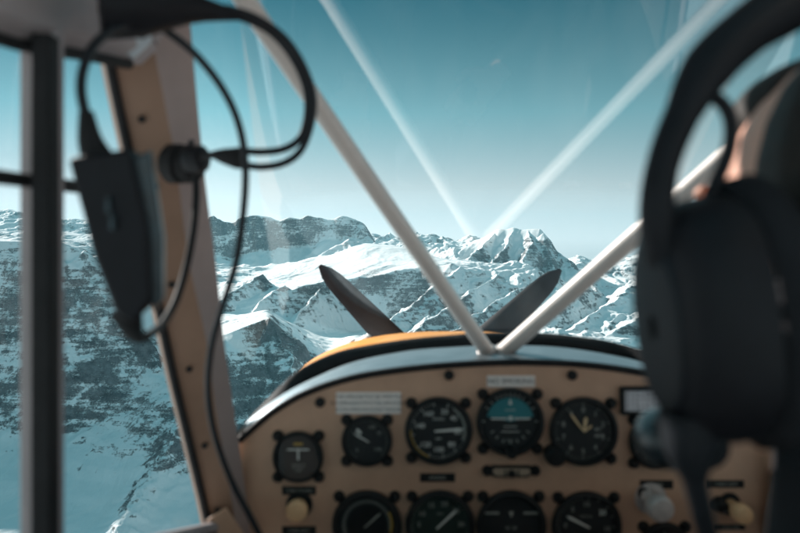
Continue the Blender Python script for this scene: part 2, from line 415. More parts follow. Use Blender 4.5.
def mountain_mat():
    m = bpy.data.materials.new('snow and rock'); m.use_nodes = True; t = m.node_tree; L = t.links
    b = t.nodes['Principled BSDF']; b.inputs['Roughness'].default_value = 0.75; b.inputs['Specular IOR Level'].default_value = 0.2
    geo = nn(t, 'ShaderNodeNewGeometry'); sep = nn(t, 'ShaderNodeSeparateXYZ'); L.new(geo.outputs['Normal'], sep.inputs[0])
    tc = nn(t, 'ShaderNodeTexCoord'); at = nn(t, 'ShaderNodeAttribute', attribute_name='rockiness')
    def noise(scale, det, rough, stretch=None):
        n = nn(t, 'ShaderNodeTexNoise'); n.inputs['Scale'].default_value = scale; n.inputs['Detail'].default_value = det; n.inputs['Roughness'].default_value = rough
        if stretch:
            mp = nn(t, 'ShaderNodeMapping'); mp.inputs['Scale'].default_value = stretch; mp.inputs['Rotation'].default_value = (0, R(10), 0)
            L.new(tc.outputs['Object'], mp.inputs[0]); L.new(mp.outputs[0], n.inputs['Vector'])
        else: L.new(tc.outputs['Object'], n.inputs['Vector'])
        return n.outputs[0]
    def mth(op, a, b_, c=None):
        n = nn(t, 'ShaderNodeMath', operation=op)
        for i, x in enumerate((a, b_, c)):
            if x is None: continue
            if isinstance(x, (int, float)): n.inputs[i].default_value = x
            else: L.new(x, n.inputs[i])
        return n.outputs[0]
    big = noise(0.0035, 5, 0.6); mid = noise(0.034, 8, 0.75); strata = noise(0.026, 7, 0.7, (0.3, 0.3, 3.2)); fine = noise(0.17, 5, 0.78); gully = noise(0.02, 5, 0.65, (2.2, 2.2, 0.35))
    # steepness + noises + broken ground -> rock
    s = mth('SUBTRACT', 1.0, sep.outputs['Z'])
    s = mth('MULTIPLY', s, 1.5)
    s = mth('MULTIPLY_ADD', mth('SUBTRACT', mid, 0.5), 1.4, s)
    s = mth('MULTIPLY_ADD', mth('SUBTRACT', strata, 0.5), 1.6, s)
    s = mth('MULTIPLY_ADD', mth('SUBTRACT', big, 0.5), 2.4, s)
    s = mth('MULTIPLY_ADD', mth('SUBTRACT', fine, 0.5), 1.3, s)
    s = mth('MULTIPLY_ADD', mth('SUBTRACT', gully, 0.5), 1.0, s)
    s = mth('MULTIPLY_ADD', at.outputs['Fac'], 0.8, s)
    mr = nn(t, 'ShaderNodeMapRange'); mr.inputs[1].default_value = 0.54; mr.inputs[2].default_value = 0.84; L.new(s, mr.inputs[0])
    rock = nn(t, 'ShaderNodeValToRGB'); rock.color_ramp.elements[0].color = (0.05, 0.055, 0.062, 1); rock.color_ramp.elements[1].color = (0.27, 0.275, 0.285, 1)
    rock.color_ramp.elements[0].position = 0.35; rock.color_ramp.elements[1].position = 0.68
    L.new(mid, rock.inputs[0])
    mix = nn(t, 'ShaderNodeMix', data_type='RGBA'); L.new(mr.outputs[0], mix.inputs[0]); mix.inputs[6].default_value = (0.82, 0.84, 0.85, 1); L.new(rock.outputs[0], mix.inputs[7])
    L.new(mix.outputs[2], b.inputs['Base Color'])
    h = mth('MULTIPLY_ADD', mid, 14.0, mth('MULTIPLY', fine, 5.0)); h = mth('MULTIPLY', h, mth('MULTIPLY_ADD', mr.outputs[0], 0.9, 0.14))
    bp = nn(t, 'ShaderNodeBump'); bp.inputs['Distance'].default_value = 1.0; bp.inputs['Strength'].default_value = 0.8; L.new(h, bp.inputs['Height']); L.new(bp.outputs[0], b.inputs['Normal'])
    return m
M_MTN = mountain_mat()
mtn = make_terrain(); mtn.data.materials.append(M_MTN)
# the snow land on all other sides
g = MB(); N_ = 72
rad = [0.1, 900, 3000, 9000, 15000, 20500]
g.grid([[Vector((r * math.cos(2 * math.pi * k / N_), r * math.sin(2 * math.pi * k / N_), -1250 if r < 10000 else -900)) for k in range(N_)] for r in rad], closed=True)
tag(g.build('snow_ground', M_MTN, smooth=180), kind='structure')
# the air between the peaks
hz = MB().box((-21000, -21000, -1260), (21000, 21000, 700)).build('haze', bpy.data.materials.new('mountain air'), smooth=180)
tag(hz, kind='stuff'); hm = hz.data.materials[0]; hm.use_nodes = True; ht = hm.node_tree; ht.nodes.clear()
pv = nn(ht, 'ShaderNodeVolumePrincipled'); pv.inputs['Color'].default_value = (0.30, 0.80, 0.98, 1); pv.inputs['Density'].default_value = HAZE
ho = nn(ht, 'ShaderNodeOutputMaterial'); ht.links.new(pv.outputs[0], ho.inputs['Volume'])
#COCKPIT
# ------------------------------------------------------------------ materials of the aircraft and the things in it
M_PANEL = mat('tan painted panel', (0.60, 0.36, 0.245), 0.5, var=0.16, vscale=9, bump=0.25, bscale=900)
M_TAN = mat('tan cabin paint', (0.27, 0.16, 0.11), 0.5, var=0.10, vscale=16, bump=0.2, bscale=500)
M_LINING = mat('pale cabin fabric', (0.36, 0.31, 0.315), 0.85, var=0.10, vscale=18, bump=0.5, bscale=700)
M_ALU = mat('brushed grey metal', (0.24, 0.29, 0.32), 0.42, 0.8, var=0.16, vscale=28, bump=0.3, bscale=320)
M_RUB = mat('black rubber', (0.022, 0.021, 0.022), 0.62, var=0.2, vscale=40, bump=0.4, bscale=500, spec=0.12)
M_BLK = mat('black bezel paint', (0.018, 0.019, 0.020), 0.45, var=0.2, vscale=90, spec=0.18)
M_DIAL = mat('dial black', (0.014, 0.016, 0.017), 0.6, var=0.25, vscale=120)
M_DIALG = mat('dial green black', (0.014, 0.028, 0.022), 0.6, var=0.25, vscale=120)
M_WHT = mat('dial white', (0.85, 0.83, 0.78), 0.6)
M_DIM = mat('dial dim grey', (0.42, 0.42, 0.38), 0.6)
M_CREAM = mat('dial cream', (0.75, 0.52, 0.30), 0.5)
M_YEL = mat('dial yellow', (0.55, 0.33, 0.06), 0.6)
M_REDM = mat('dial red', (0.35, 0.05, 0.03), 0.6)
M_TEAL = mat('dial sky teal', (0.035, 0.22, 0.25), 0.6, var=0.1, vscale=60)
M_TUBE = mat('cream tube paint', (0.68, 0.60, 0.56), 0.38, var=0.06, vscale=22, bump=0.1, bscale=300)
M_ORG = mat('orange cowl paint', (0.80, 0.30, 0.025), 0.45, var=0.08, vscale=10, coat=0.1, spec=0.3)
M_PROP = mat('dark propeller paint', (0.016, 0.014, 0.017), 0.65, var=0.25, vscale=14, spec=0.18)
M_PLAC = mat('placard white', (0.86, 0.78, 0.74), 0.6, var=0.08, vscale=50)
M_INK = mat('printed ink', (0.05, 0.045, 0.05), 0.7)
M_KNOB = mat('cream knob plastic', (0.85, 0.52, 0.29), 0.4, var=0.08, vscale=90)
M_CHR = mat('worn chrome', (0.60, 0.54, 0.52), 0.45, 0.35, var=0.15, vscale=90)
M_PLAS = mat('black plastic', (0.012, 0.012, 0.015), 0.5, var=0.2, vscale=60, bump=0.3, bscale=600, spec=0.18)
M_BLUEP = mat('blue grey plastic', (0.026, 0.045, 0.056), 0.33, var=0.55, vscale=70)
M_CABLE = mat('black cable', (0.020, 0.022, 0.026), 0.42, spec=0.18)
M_SKIN = mat('skin', (0.58, 0.29, 0.20), 0.5, var=0.12, vscale=30, bump=0.3, bscale=400)
M_HAIR = mat('dark brown hair', (0.022, 0.016, 0.013), 0.6, var=0.45, vscale=160, bump=1.0, bscale=260, spec=0.18)
M_JACK = mat('black jacket cloth', (0.018, 0.018, 0.021), 0.85, var=0.25, vscale=30, bump=0.8, bscale=300, spec=0.18)
M_TROU = mat('dark trouser cloth', (0.025, 0.03, 0.04), 0.9, var=0.2, vscale=30, bump=0.6, bscale=400)
M_SEAT = mat('brown seat leather', (0.10, 0.05, 0.03), 0.55, var=0.2, vscale=20, bump=0.4, bscale=300)
M_WALL = mat('pale cabin wall paint', (0.50, 0.45, 0.41), 0.6, var=0.06, vscale=12)
M_UPH = mat('dark wall cloth', (0.10, 0.075, 0.065), 0.9, var=0.12, vscale=16)
M_LITFACE = mat('sky-lit facing', (0.33, 0.25, 0.235), 0.6, var=0.1, vscale=14, bump=0.2, bscale=400)  # paler than the tan paint: sky light put into the colour
M_WING = mat('cream wing fabric', (0.62, 0.56, 0.48), 0.5, var=0.06, vscale=3)

def glass_mat(name, gain, tint=(0.97, 0.985, 0.99), dirt=0.0, cap=0.13):
    m = bpy.data.materials.new(name); m.use_nodes = True; t = m.node_tree; t.nodes.clear(); L = t.links
    out = nn(t, 'ShaderNodeOutputMaterial'); tr = nn(t, 'ShaderNodeBsdfTransparent'); tr.inputs[0].default_value = (*tint, 1)
    gl = nn(t, 'ShaderNodeBsdfGlossy'); gl.inputs['Roughness'].default_value = 0.03; gl.inputs['Color'].default_value = (1, 1, 1, 1)
    lw = nn(t, 'ShaderNodeLayerWeight'); lw.inputs['Blend'].default_value = 0.5
    p5 = nn(t, 'ShaderNodeMath', operation='POWER'); L.new(lw.outputs['Facing'], p5.inputs[0]); p5.inputs[1].default_value = 5
    fr = nn(t, 'ShaderNodeMath', operation='MULTIPLY_ADD'); L.new(p5.outputs[0], fr.inputs[0]); fr.inputs[1].default_value = 0.96; fr.inputs[2].default_value = 0.04
    mm = nn(t, 'ShaderNodeMath', operation='MULTIPLY'); mm.use_clamp = True; mm.inputs[1].default_value = gain
    mi = nn(t, 'ShaderNodeMath', operation='MINIMUM'); L.new(mm.outputs[0], mi.inputs[0]); mi.inputs[1].default_value = cap
    mx = nn(t, 'ShaderNodeMixShader'); L.new(fr.outputs[0], mm.inputs[0]); L.new(mi.outputs[0], mx.inputs[0]); L.new(tr.outputs[0], mx.inputs[1]); L.new(gl.outputs[0], mx.inputs[2])
    last = mx.outputs[0]
    if dirt:
        df = nn(t, 'ShaderNodeBsdfDiffuse'); df.inputs[0].default_value = (0.8, 0.82, 0.82, 1)
        tl = nn(t, 'ShaderNodeBsdfTranslucent'); tl.inputs[0].default_value = (0.8, 0.82, 0.82, 1)
        ad = nn(t, 'ShaderNodeMixShader'); ad.inputs[0].default_value = 0.6; L.new(df.outputs[0], ad.inputs[1]); L.new(tl.outputs[0], ad.inputs[2])
        tc = nn(t, 'ShaderNodeTexCoord'); mp = nn(t, 'ShaderNodeMapping'); mp.inputs['Scale'].default_value = (6, 2.2, 2.2); mp.inputs['Rotation'].default_value = (0, R(20), 0)
        n = nn(t, 'ShaderNodeTexNoise'); n.inputs['Scale'].default_value = 3.0; n.inputs['Detail'].default_value = 5
        L.new(tc.outputs['Object'], mp.inputs[0]); L.new(mp.outputs[0], n.inputs['Vector'])
        mr = nn(t, 'ShaderNodeMapRange'); mr.inputs[1].default_value = 0.48; mr.inputs[2].default_value = 0.75; mr.inputs[3].default_value = 0.0; mr.inputs[4].default_value = dirt
        L.new(n.outputs[0], mr.inputs[0])
        m2 = nn(t, 'ShaderNodeMixShader'); L.new(mr.outputs[0], m2.inputs[0]); L.new(last, m2.inputs[1]); L.new(ad.outputs[0], m2.inputs[2]); last = m2.outputs[0]
    L.new(last, out.inputs['Surface'])
    return m
M_GLASS = glass_mat('windscreen acrylic', 3.4, dirt=0.02, cap=0.17)
M_SIDE = glass_mat('side window acrylic', 0.5, tint=(0.78, 0.805, 0.82), cap=0.025)
M_SIDEP = glass_mat('low-reflection side acrylic', 0.3, dirt=0.01, cap=0.02)  # reflection cut down so the orange cowl does not mirror in it
M_LENS = glass_mat('dial glass', 0.2)

# ------------------------------------------------------------------ the aircraft
CX = 0.127                       # centre line of the fuselage
def mir(v): return Vector((2 * CX - v[0], v[1], v[2]))
def mirs(vs): return [mir(v) for v in vs]
PLANE = empty('light_aircraft', (CX, 0.6, -1.0),
    'small two-seat aircraft, tan instrument panel, orange nose and cream windscreen braces', 'aircraft')
PY = 0.94
def xw(Y): return -(0.195 + (0.94 - Y) * 0.12)          # inner face of the left cabin wall
def on_wall(px, py):
    k = (px - 400) / F; Y = (-0.195 - 0.94 * 0.12) / (k - 0.12)
    return P(px, py, Y)
NP = Vector((0, 0.754, 0.657)); PP = Vector((CX, 1.107, -0.0755))
def on_plane(px, py):
    d = Vector(((px - 400) / F, 1, (HY - py) / F)); return d * (PP.dot(NP) / d.dot(NP))

# arches, left half from the photo, mirrored about the centre line where the pilot hides it
def arch_pts(tbl, n=64):
    a = np.array(tbl, float); d = np.r_[0, np.cumsum(np.hypot(np.diff(a[:, 0]), np.diff(a[:, 1])))]
    pts, _ = catmull([Vector((p[0], p[1], p[2])) for p in tbl], [1] * len(tbl), 8)
    q = np.array([tuple(p) for p in pts]); d = np.r_[0, np.cumsum(np.hypot(np.diff(q[:, 0]), np.diff(q[:, 1])))]
    t = np.linspace(0, d[-1], n)
    return [P(np.interp(x, d, q[:, 0]), np.interp(x, d, q[:, 1]), np.interp(x, d, q[:, 2])) for x in t]
A_PANEL = arch_pts([(239,441,PY),(255,427,PY),(275,411,PY),(305,394,PY),(350,379,PY),(405,370,PY),(470,364.5,PY),(530,363,PY),(590,366,PY),(650,375,PY),(700,388,PY),(740,405,PY),(768,424,PY),(778,441,PY)])
A_BASE = arch_pts([(240,429,.945),(258,413,.97),(280,397,1.01),(305,383,1.06),(350,363,1.12),(405,351,1.155),(450,347,1.165),(500,345,1.17),(560,347,1.17),(620,357,1.165),(655,368,1.12),(700,388,1.06),(725,402,1.01),(752,418,.97),(776,429,.945)])
A_TOP = arch_pts([(238,436,.955),(248,420,.985),(262,405,1.01),(279,388,1.035),(301,369,1.07),(335,353,1.12),(370,345,1.155),(412,339,1.17),(450,335.5,1.178),(490,333,1.18),(550,334,1.18),(610,342,1.175),(655,356,1.13),(700,378,1.07),(732,398,1.02),(758,415,.985),(778,436,.955)])

pb = MB()
low = [Vector((A_PANEL[-1].x, PY, -0.60)), Vector((A_PANEL[0].x, PY, -0.60))]
ring = A_PANEL + low
pb.prism(ring, [v + Vector((0, 0.004, 0)) for v in ring])
panel = pb.build('instrument_panel', M_PANEL, PLANE, (CX, PY, -0.35), smooth=30)
MB().tube([v + Vector((0, -0.001, 0.001)) for v in A_PANEL], 0.0042, 10).build('edge_trim', M_RUB, panel, smooth=60)
for px_, py_ in ((449,375),(572,375),(320,402)):
    c = P(px_, py_, PY)
    MB().lathe([(0, .006), (.0045, .006), (.006, .004), (.006, 0)], c, seg=20).build('panel_screw', M_BLK, panel, c)
# glare shield between the panel and the windscreen
sh = MB(); rows = []
for k in range(9):
    t = k / 8
    rows.append([a.lerp(b, t) + Vector((0, 0, 0.006 * math.sin(math.pi * t))) for a, b in zip(A_PANEL, A_BASE)])
sh.grid(rows)
shield = sh.build('glare_shield', M_ALU, PLANE, (CX, 1.05, -0.16), smooth=60)
# a dark inlay under the brace foot and a flat seam on each side
gk = MB()
gr = []
for a, b in zip(A_BASE, A_TOP):
    d = (b - a); L_ = d.length; d.normalize(); o_ = Vector((0, -1, 0.25)).normalized(); w_ = 0.007
    gr.append([a - d * .002, a - o_ * -w_ * .8, a.lerp(b, .35) + o_ * w_, a.lerp(b, .7) + o_ * w_ * .9, b + o_ * w_ * .3, b + d * .001, b - o_ * w_, a - o_ * w_ * .5])
n8 = len(gr[0])
gk.grid(gr, closed=True)
gk.build('windscreen_gasket', M_RUB, PLANE, (CX, 1.1, -0.16), smooth=80)

# windscreen
def header(u):      # left to right along the roof edge
    x = -0.222 + u * (2 * (CX + 0.222))
    e = abs(x - CX) / (CX + 0.222)
    flat_z, flat_y = 0.325, 0.757
    k = max(0, (e - 0.80) / 0.20) ** 1.6
    return Vector((x, flat_y - 0.075 * k, flat_z - 0.155 * k))
ws = []
nu = len(A_TOP)
for i in range(nu):
    g0 = A_TOP[i] + Vector((0, 0.0, -0.004)); h0 = header(i / (nu - 1))
    ws.append((g0, h0))
rows = []
for k in range(13):
    t = k / 12
    rows.append([])
    for i, (g0, h0) in enumerate(ws):
        e = abs((g0.lerp(h0, t)).x - CX) / 0.33
        bulge = 0.020 * math.sin(math.pi * t) * max(0, min(1, (e - 0.86) / 0.12))
        rows[-1].append(g0.lerp(h0, t) + Vector((math.copysign(1, g0.x - CX) * bulge, bulge, bulge * .6)))
# the middle of the screen is a true flat sheet
for r in rows:
    for i, v in enumerate(r):
        e = abs(v.x - CX) / 0.33
        wgt = max(0.0, min(1.0, (1.04 - e) / 0.10)); wgt = wgt * wgt * (3 - 2 * wgt)
        dist = (v - PP).dot(NP); r[i] = v - NP * dist * wgt
ce = [abs(sum(r[i].x for r in rows) / len(rows) - CX) / 0.33 for i in range(nu)]
i0 = next(i for i in range(nu) if ce[i] < 0.945); i1 = nu - 1 - next(i for i in range(nu) if ce[nu - 1 - i] < 0.945)
MB().grid([r[i0:i1 + 1] for r in rows]).build('windscreen', M_GLASS, PLANE, (CX, 0.95, 0.05), smooth=180)
MB().grid([r[:i0 + 1] for r in rows]).build('windscreen_side_pane', M_SIDEP, PLANE, rows[6][0], smooth=180)
MB().grid([r[i1:] for r in rows]).build('windscreen_side_pane', M_SIDEP, PLANE, rows[6][-1], smooth=180)
# front edge of the roof
MB().tube([header(i / 40) + Vector((0, -0.004, 0.004)) for i in range(41)], 0.011, 10).build('windscreen_header', M_LINING, PLANE, (CX, .75, .3), smooth=80)

# braces
B0 = Vector((CX - 0.004, 1.02, -0.150)); DL = Vector((-0.257, -0.32, 0.367)); DR = Vector((0.322, -0.32, 0.367))
bl = MB().tube([B0 + Vector((-.006, 0, 0)) + DL * t for t in (0, .25, .5, .75, 1.0, 1.1)], 0.0098, 18)
bl.build('windscreen_brace', M_TUBE, PLANE, B0, smooth=60)
br = MB().tube([B0 + Vector((.009, 0, 0)) + DR * t for t in (0, .25, .5, .75, 1.0, 1.1)], 0.0108, 18)
br.build('windscreen_brace', M_TUBE, PLANE, B0, smooth=60)
bk = MB().box((-0.028, -0.020, -0.006), (0.030, 0.030, 0.0015), Matrix.Translation(B0 + Vector((0, 0, -0.008))))
bk.tube([B0 + Vector((-.006, 0, -.006)), B0 + Vector((-.006, 0, 0)) + DL * .02], 0.0125, 14).tube([B0 + Vector((.009, 0, -.006)), B0 + Vector((.009, 0, 0)) + DR * .02], 0.0130, 14)
bk.build('brace_bracket', M_CHR, PLANE, B0, bevel=.001)

# cowling and nose
co = MB(); rows = []
SECT = ((1.10, .330, -.170, -.62), (1.175, .345, -.168, -.62), (1.30, .352, -.174, -.66), (1.5, .395, -.184, -.70), (1.75, .416, -.205, -.72), (2.0, .405, -.236, -.72), (2.25, .33, -.275, -.70), (2.42, .25, -.335, -.66), (2.47, .12, -.42, -.58))
for Y, hw, top, bot in SECT:
    r_ = []; cz = (top + bot) / 2; hh = (top - bot) / 2
    for k in range(64):
        a = 2 * math.pi * k / 64; c_, s_ = math.cos(a), math.sin(a)
        ex = 2 / 2.6
        r_.append(Vector((CX + hw * math.copysign(abs(c_) ** ex, c_), Y, cz + hh * math.copysign(abs(s_) ** ex, s_))))
    rows.append(r_)
co.grid(rows[2:], closed=True)
MB().grid(rows[:3], closed=True).build('added_dark_collar', M_RUB, PLANE, (CX, 1.2, -.4), smooth=60)  # added black ring, keeps orange out of the windscreen reflection
cowl = co.build('engine_cowling', M_ORG, PLANE, (CX, 1.8, -.45), smooth=60)
for px_, py_, Y in ((346,346,1.72),(318,362,1.6),(372,341,1.85),(300,378,1.5)):
    c = P(px_, py_, Y)
    # drop the fastener on the cowl skin
    best = min((v for r_ in rows for v in r_), key=lambda v: (v - c).length)
    MB().lathe([(0, .005), (.007, .004), (.009, 0)], best, axis=(-.5, 0, .86), seg=16).build('fastener', M_CHR, cowl, best)
sm = MB()
a0, a1 = P(352, 345, 1.62), P(326, 362, 1.45)
# propeller
HUB = Vector((CX, 2.60, -0.495))
pr = MB().lathe([(0, .16), (.035, .15), (.07, .11), (.092, .05), (.10, -.02), (.10, -.06), (0, -.06)], HUB, axis=(0, 1, 0), seg=32)
prop = pr.build('propeller', M_PROP, PLANE, HUB, smooth=50)
for k in range(4):
    a = R(44 + 90 * k); u = Vector((math.cos(a), 0, math.sin(a))); vdir = Vector((-math.sin(a), 0, math.cos(a)))
    rr = []
    for t in np.linspace(0, 1, 15):
        r_ = 0.08 + t * 0.49; ch = 0.064 - 0.036 * t; ch *= math.sqrt(max(.02, 1 - (max(0, t - .82) / .18) ** 2))
        ch = max(ch, .006)
        tw = R(30 - 20 * t); th = 0.016 * (1 - t) + 0.005
        cdir = vdir * math.cos(tw) + Vector((0, 1, 0)) * math.sin(tw); nd = u.cross(cdir)
        rr.append([HUB + u * r_ + cdir * ch * math.cos(b) + nd * th * math.sin(b) for b in np.linspace(0, 2 * math.pi, 13)[:-1]])
    bb = MB().grid(rr, closed=True); bb.add(rr[-1], [tuple(range(12))])
    bb.build('blade', M_PROP, prop, HUB, smooth=80)

# windscreen pillars: tan inner face, return face painted paler as lit by sky
LE = [(108,45,.66),(120,105,.69),(133,165,.72),(152,262,.765),(170,355,.81),(190,440,.86),(205,503,.89),(214,548,.91)]
FE = [(151,35,.675),(165,105,.70),(176,165,.735),(189,262,.78),(206,340,.82),(216,410,.865),(229,485,.895),(240,548,.915)]
RE = [(190,20,.70),(198,110,.735),(205,180,.765),(216,265,.81),(224,340,.85),(234,410,.89),(244,480,.92),(252,548,.935)]
def strip_lines(n=24):
    out = []
    for tb in (LE, FE, RE):
        pts, _ = catmull([Vector(p) for p in tb], [1] * len(tb), 4); out.append([P(*p) for p in pts])
    return out
le, fe, re_ = strip_lines()
def pillar(mf, sx):
    a, b, c = (le, fe, re_) if mf is None else (mirs(le), mirs(fe), mirs(re_))
    pm = MB(); sec = []
    for p, q, r_ in zip(a, b, c):
        sec.append([p, q, r_, r_ + Vector((-.012 * sx, .02, 0)), p + Vector((-.02 * sx, .03, 0))])
    pm.grid([[s_[4], s_[0], s_[1]] for s_ in sec]); pm.grid([[s_[2], s_[3], s_[4]] for s_ in sec]); pm.add(sec[0], [(0,1,2,3,4)]); pm.add(sec[-1], [(0,1,2,3,4)])
    po = pm.build('windscreen_pillar', M_TAN, PLANE, sum(b, Vector()) / len(b), smooth=25)
    MB().grid([[s_[1], s_[2]] for s_ in sec]).build('pillar_lit_face', M_LITFACE, po, smooth=25)
    MB().tube([v + Vector((-.001 * sx, -.002, 0)) for v in a], 0.0045, 8).build('window_seal', M_RUB, po, smooth=80)
    for t in (5, 9, 13, 17, 21, 25):
        if t < len(a):
            c0 = a[t].lerp(b[t], .42) + Vector((0, -.001, 0))
            MB().lathe([(0, .003), (.0028, .003), (.0036, 0)], c0, axis=(.25 * sx, -1, 0), seg=14).build('screw', M_RUB, po, c0)
    return po
pillar(None, 1); pillar(1, -1)

# cabin walls below the windows, sills, rails, roof
SILL = [(0.905, -.336), (.87, -.325), (.70, -.276), (.55, -.25), (.3, -.22), (-.5, -.22)]
for s_ in (1, -1):
    f_ = (lambda v: Vector(v)) if s_ == 1 else mir
    wl = MB(); a = [f_((xw(Y), Y, z)) for Y, z in SILL]; b = [f_((xw(Y) , Y, -1.0)) for Y, z in SILL]
    off = Vector((-.012 * s_, 0, 0))
    wl.prism(a + b[::-1], [v + off for v in a + b[::-1]])
    wobj = wl.build('cabin_wall', M_UPH, PLANE, f_((xw(.3), .3, -.6)), smooth=30)
    MB().tube([v + Vector((-.004 * s_, 0, .004)) for v in a], 0.006, 8).build('window_sill', M_LINING, wobj, smooth=60)
    # window frame rail below the roof
    rl = MB(); sec = []
    for Y, z in ((.72, .158), (.60, .143), (.50, .128), (.35, .118), (-.5, .118)):
        x = xw(Y)
        sec.append([f_((x, Y, z)), f_((x + .012, Y, z + .012)), f_((x + .016, Y, z + .045)), f_((x - .01, Y, z + .05)), f_((x - .014, Y, z))])
    rl.grid(sec, closed=True)
    rail = rl.build('window_rail', M_LINING, PLANE, f_((xw(.4), .4, .13)), smooth=25)
    MB().tube([f_((xw(Y) + .001, Y, z - .002)) for Y, z in ((.655, .150), (.60, .143), (.50, .128), (.35, .118), (-.5, .118))], 0.0045, 8).build('window_seal', M_RUB, rail, smooth=60)
    # window pane
    pn = MB(); fr_ = [v + Vector((-.007, .004, 0)) for v in le]
    if s_ == -1: fr_ = mirs(fr_)
    zt, zb = fr_[0].z, fr_[-1].z
    pn.grid([[v.lerp(f_((xw(-.5) - .006, -.5, -.24 + .36 * (v.z - zb) / (zt - zb))), t) for v in fr_] for t in (0, .25, .5, .75, 1)])
    pn.build('window_pane', M_SIDE, PLANE, f_((xw(.3), .3, 0)), smooth=60)
    # door post
    c0 = on_wall(43, 240); dp = MB().box((-.014, -.006, -.35), (.013, .006, .145), Matrix.Translation(f_((c0.x, c0.y, 0))))
    post = dp.build('door_post', M_LINING, PLANE, f_((c0.x, c0.y, -.1)), bevel=.003)
    if s_ == 1:
        fc = P(43, 240, c0.y - .022)
        MB().box((-.0065, -.004, -.35), (.0060, .012, .135), Matrix.Translation((fc.x, fc.y, 0))).build('post_channel', M_RUB, post, smooth=30, bevel=.0015)
    # sliding rail across the window
    rr = [f_((xw(Y) - .002, Y, .0395 + (.52 - Y) * .0)) for Y in (.25, .45, .60)]
    MB().tube(rr, 0.0048, 8).build('sliding_rail', M_RUB, PLANE, rr[1], smooth=60)
    # wing
    wg = MB(); sec = []
    for xs in (0.27, 0.6, 1.5, 3.0, 5.2):
        pr_ = []
        for k in range(24):
            a_ = 2 * math.pi * k / 24
            yy = -.15 + .80 * math.cos(a_); zz = .33 + .085 * math.sin(a_) * (1 + .5 * math.cos(a_)) + (0 if math.sin(a_) > 0 else .02)
            pr_.append(Vector((CX - s_ * (xs + .06), yy, zz)))
        sec.append(pr_)
    wg.grid(sec, closed=True); wg.add(sec[-1], [tuple(range(24))]); wg.add(sec[0], [tuple(range(24))])
    wg.build('wing', M_WING, PLANE, Vector((CX - s_ * 2.5, -.1, .33)), smooth=40)
rf = MB(); rows = []
for Y in (.735, .6, .42, 0, -.35, -.62):
    h = min(1, (.74 - Y) / .4); lo = .18 if Y > .5 else .165
    rw = []
    for k in range(25):
        e = -1 + 2 * k / 24
        x = CX + e * (CX - xw(min(Y, .7)) - .012); kk = max(0, (abs(e) - .55) / .45) ** 1.7
        rw.append(Vector((x, Y + (-.05 * kk if Y > .7 else 0), .335 - (.335 - lo) * kk)))
    rows.append(rw)
def sub(r0, r1, k0, k1): return [rw[k0:k1 + 1] for rw in rows[r0:r1 + 1]]
rf.grid(sub(0, 2, 0, 24)); rf.grid(sub(2, 5, 0, 3)); rf.grid(sub(2, 5, 21, 24)); rf.build('cabin_roof', M_LINING, PLANE, (CX, .1, .3), smooth=60, solid=.004)
MB().grid(sub(2, 5, 3, 21)).build('skylight', M_SIDE, PLANE, (CX, 0, .3), smooth=60)  # unseen; put in so sky light reaches the panel
MB().box((xw(.3) - .02, -.62, -1.03), (2 * CX - xw(.3) + .02, 1.16, -1.0)).build('cabin_floor', M_RUB, PLANE, (CX, .2, -1.0))
MB().box((xw(.94), 1.14, -1.0), (2 * CX - xw(.94), 1.16, -.30)).build('firewall', M_ALU, PLANE, (CX, 1.15, -.6))
MB().box((xw(-.5), -.63, -1.0), (2 * CX - xw(-.5), -.61, -.30)).build('rear_bulkhead', M_WALL, PLANE, (CX, -.62, -.4))  # unseen; cut low and kept pale to get light onto the panel
# padded bracket corner below the pillar
MB().prism([P(206,520,.86), P(226,507,.87), P(262,560,.90), P(205,560,.86)], [P(206,520,.89), P(226,507,.90), P(262,560,.93), P(205,560,.89)]).build('corner_gusset', M_PANEL, PLANE, P(225,540,.87), bevel=.002)
# pale gusset at the top of the left pillar
MB().prism([P(112,30,.62), P(150,12,.64), P(152,42,.655), P(133,60,.65), P(116,48,.63)], [P(112,30,.64), P(150,12,.66), P(152,42,.675), P(133,60,.67), P(116,48,.65)]).build('roof_gusset', mat('pale gusset', (.5,.55,.6), .5, var=.1, vscale=30), PLANE, P(130,40,.65), bevel=.002)
# seat
st = MB().box((-.19, .05, -.86), (.19, .50, -.78), Matrix.Translation((CX + .06, 0, 0)))
seat = st.build('pilot_seat', M_SEAT, PLANE, (CX + .06, .3, -.82), bevel=.02)
MB().box((-.19, .10, -.80), (.19, .16, -.34), Matrix.Translation((CX + .06, 0, 0))).build('backrest', M_SEAT, seat, (CX + .06, .12, -.55), bevel=.02)
cs = MB().tube([(CX, .74, -1.0), (CX, .72, -.75), (CX + .01, .68, -.52)], .010, 12).lathe([(.010, -.03), (.018, -.02), (.018, .05), (.012, .065), (0, .068)], (CX + .01, .68, -.52), axis=(0, -.15, 1), seg=16)
cs.build('control_stick', M_RUB, PLANE, (CX, .74, -1.0), smooth=50)

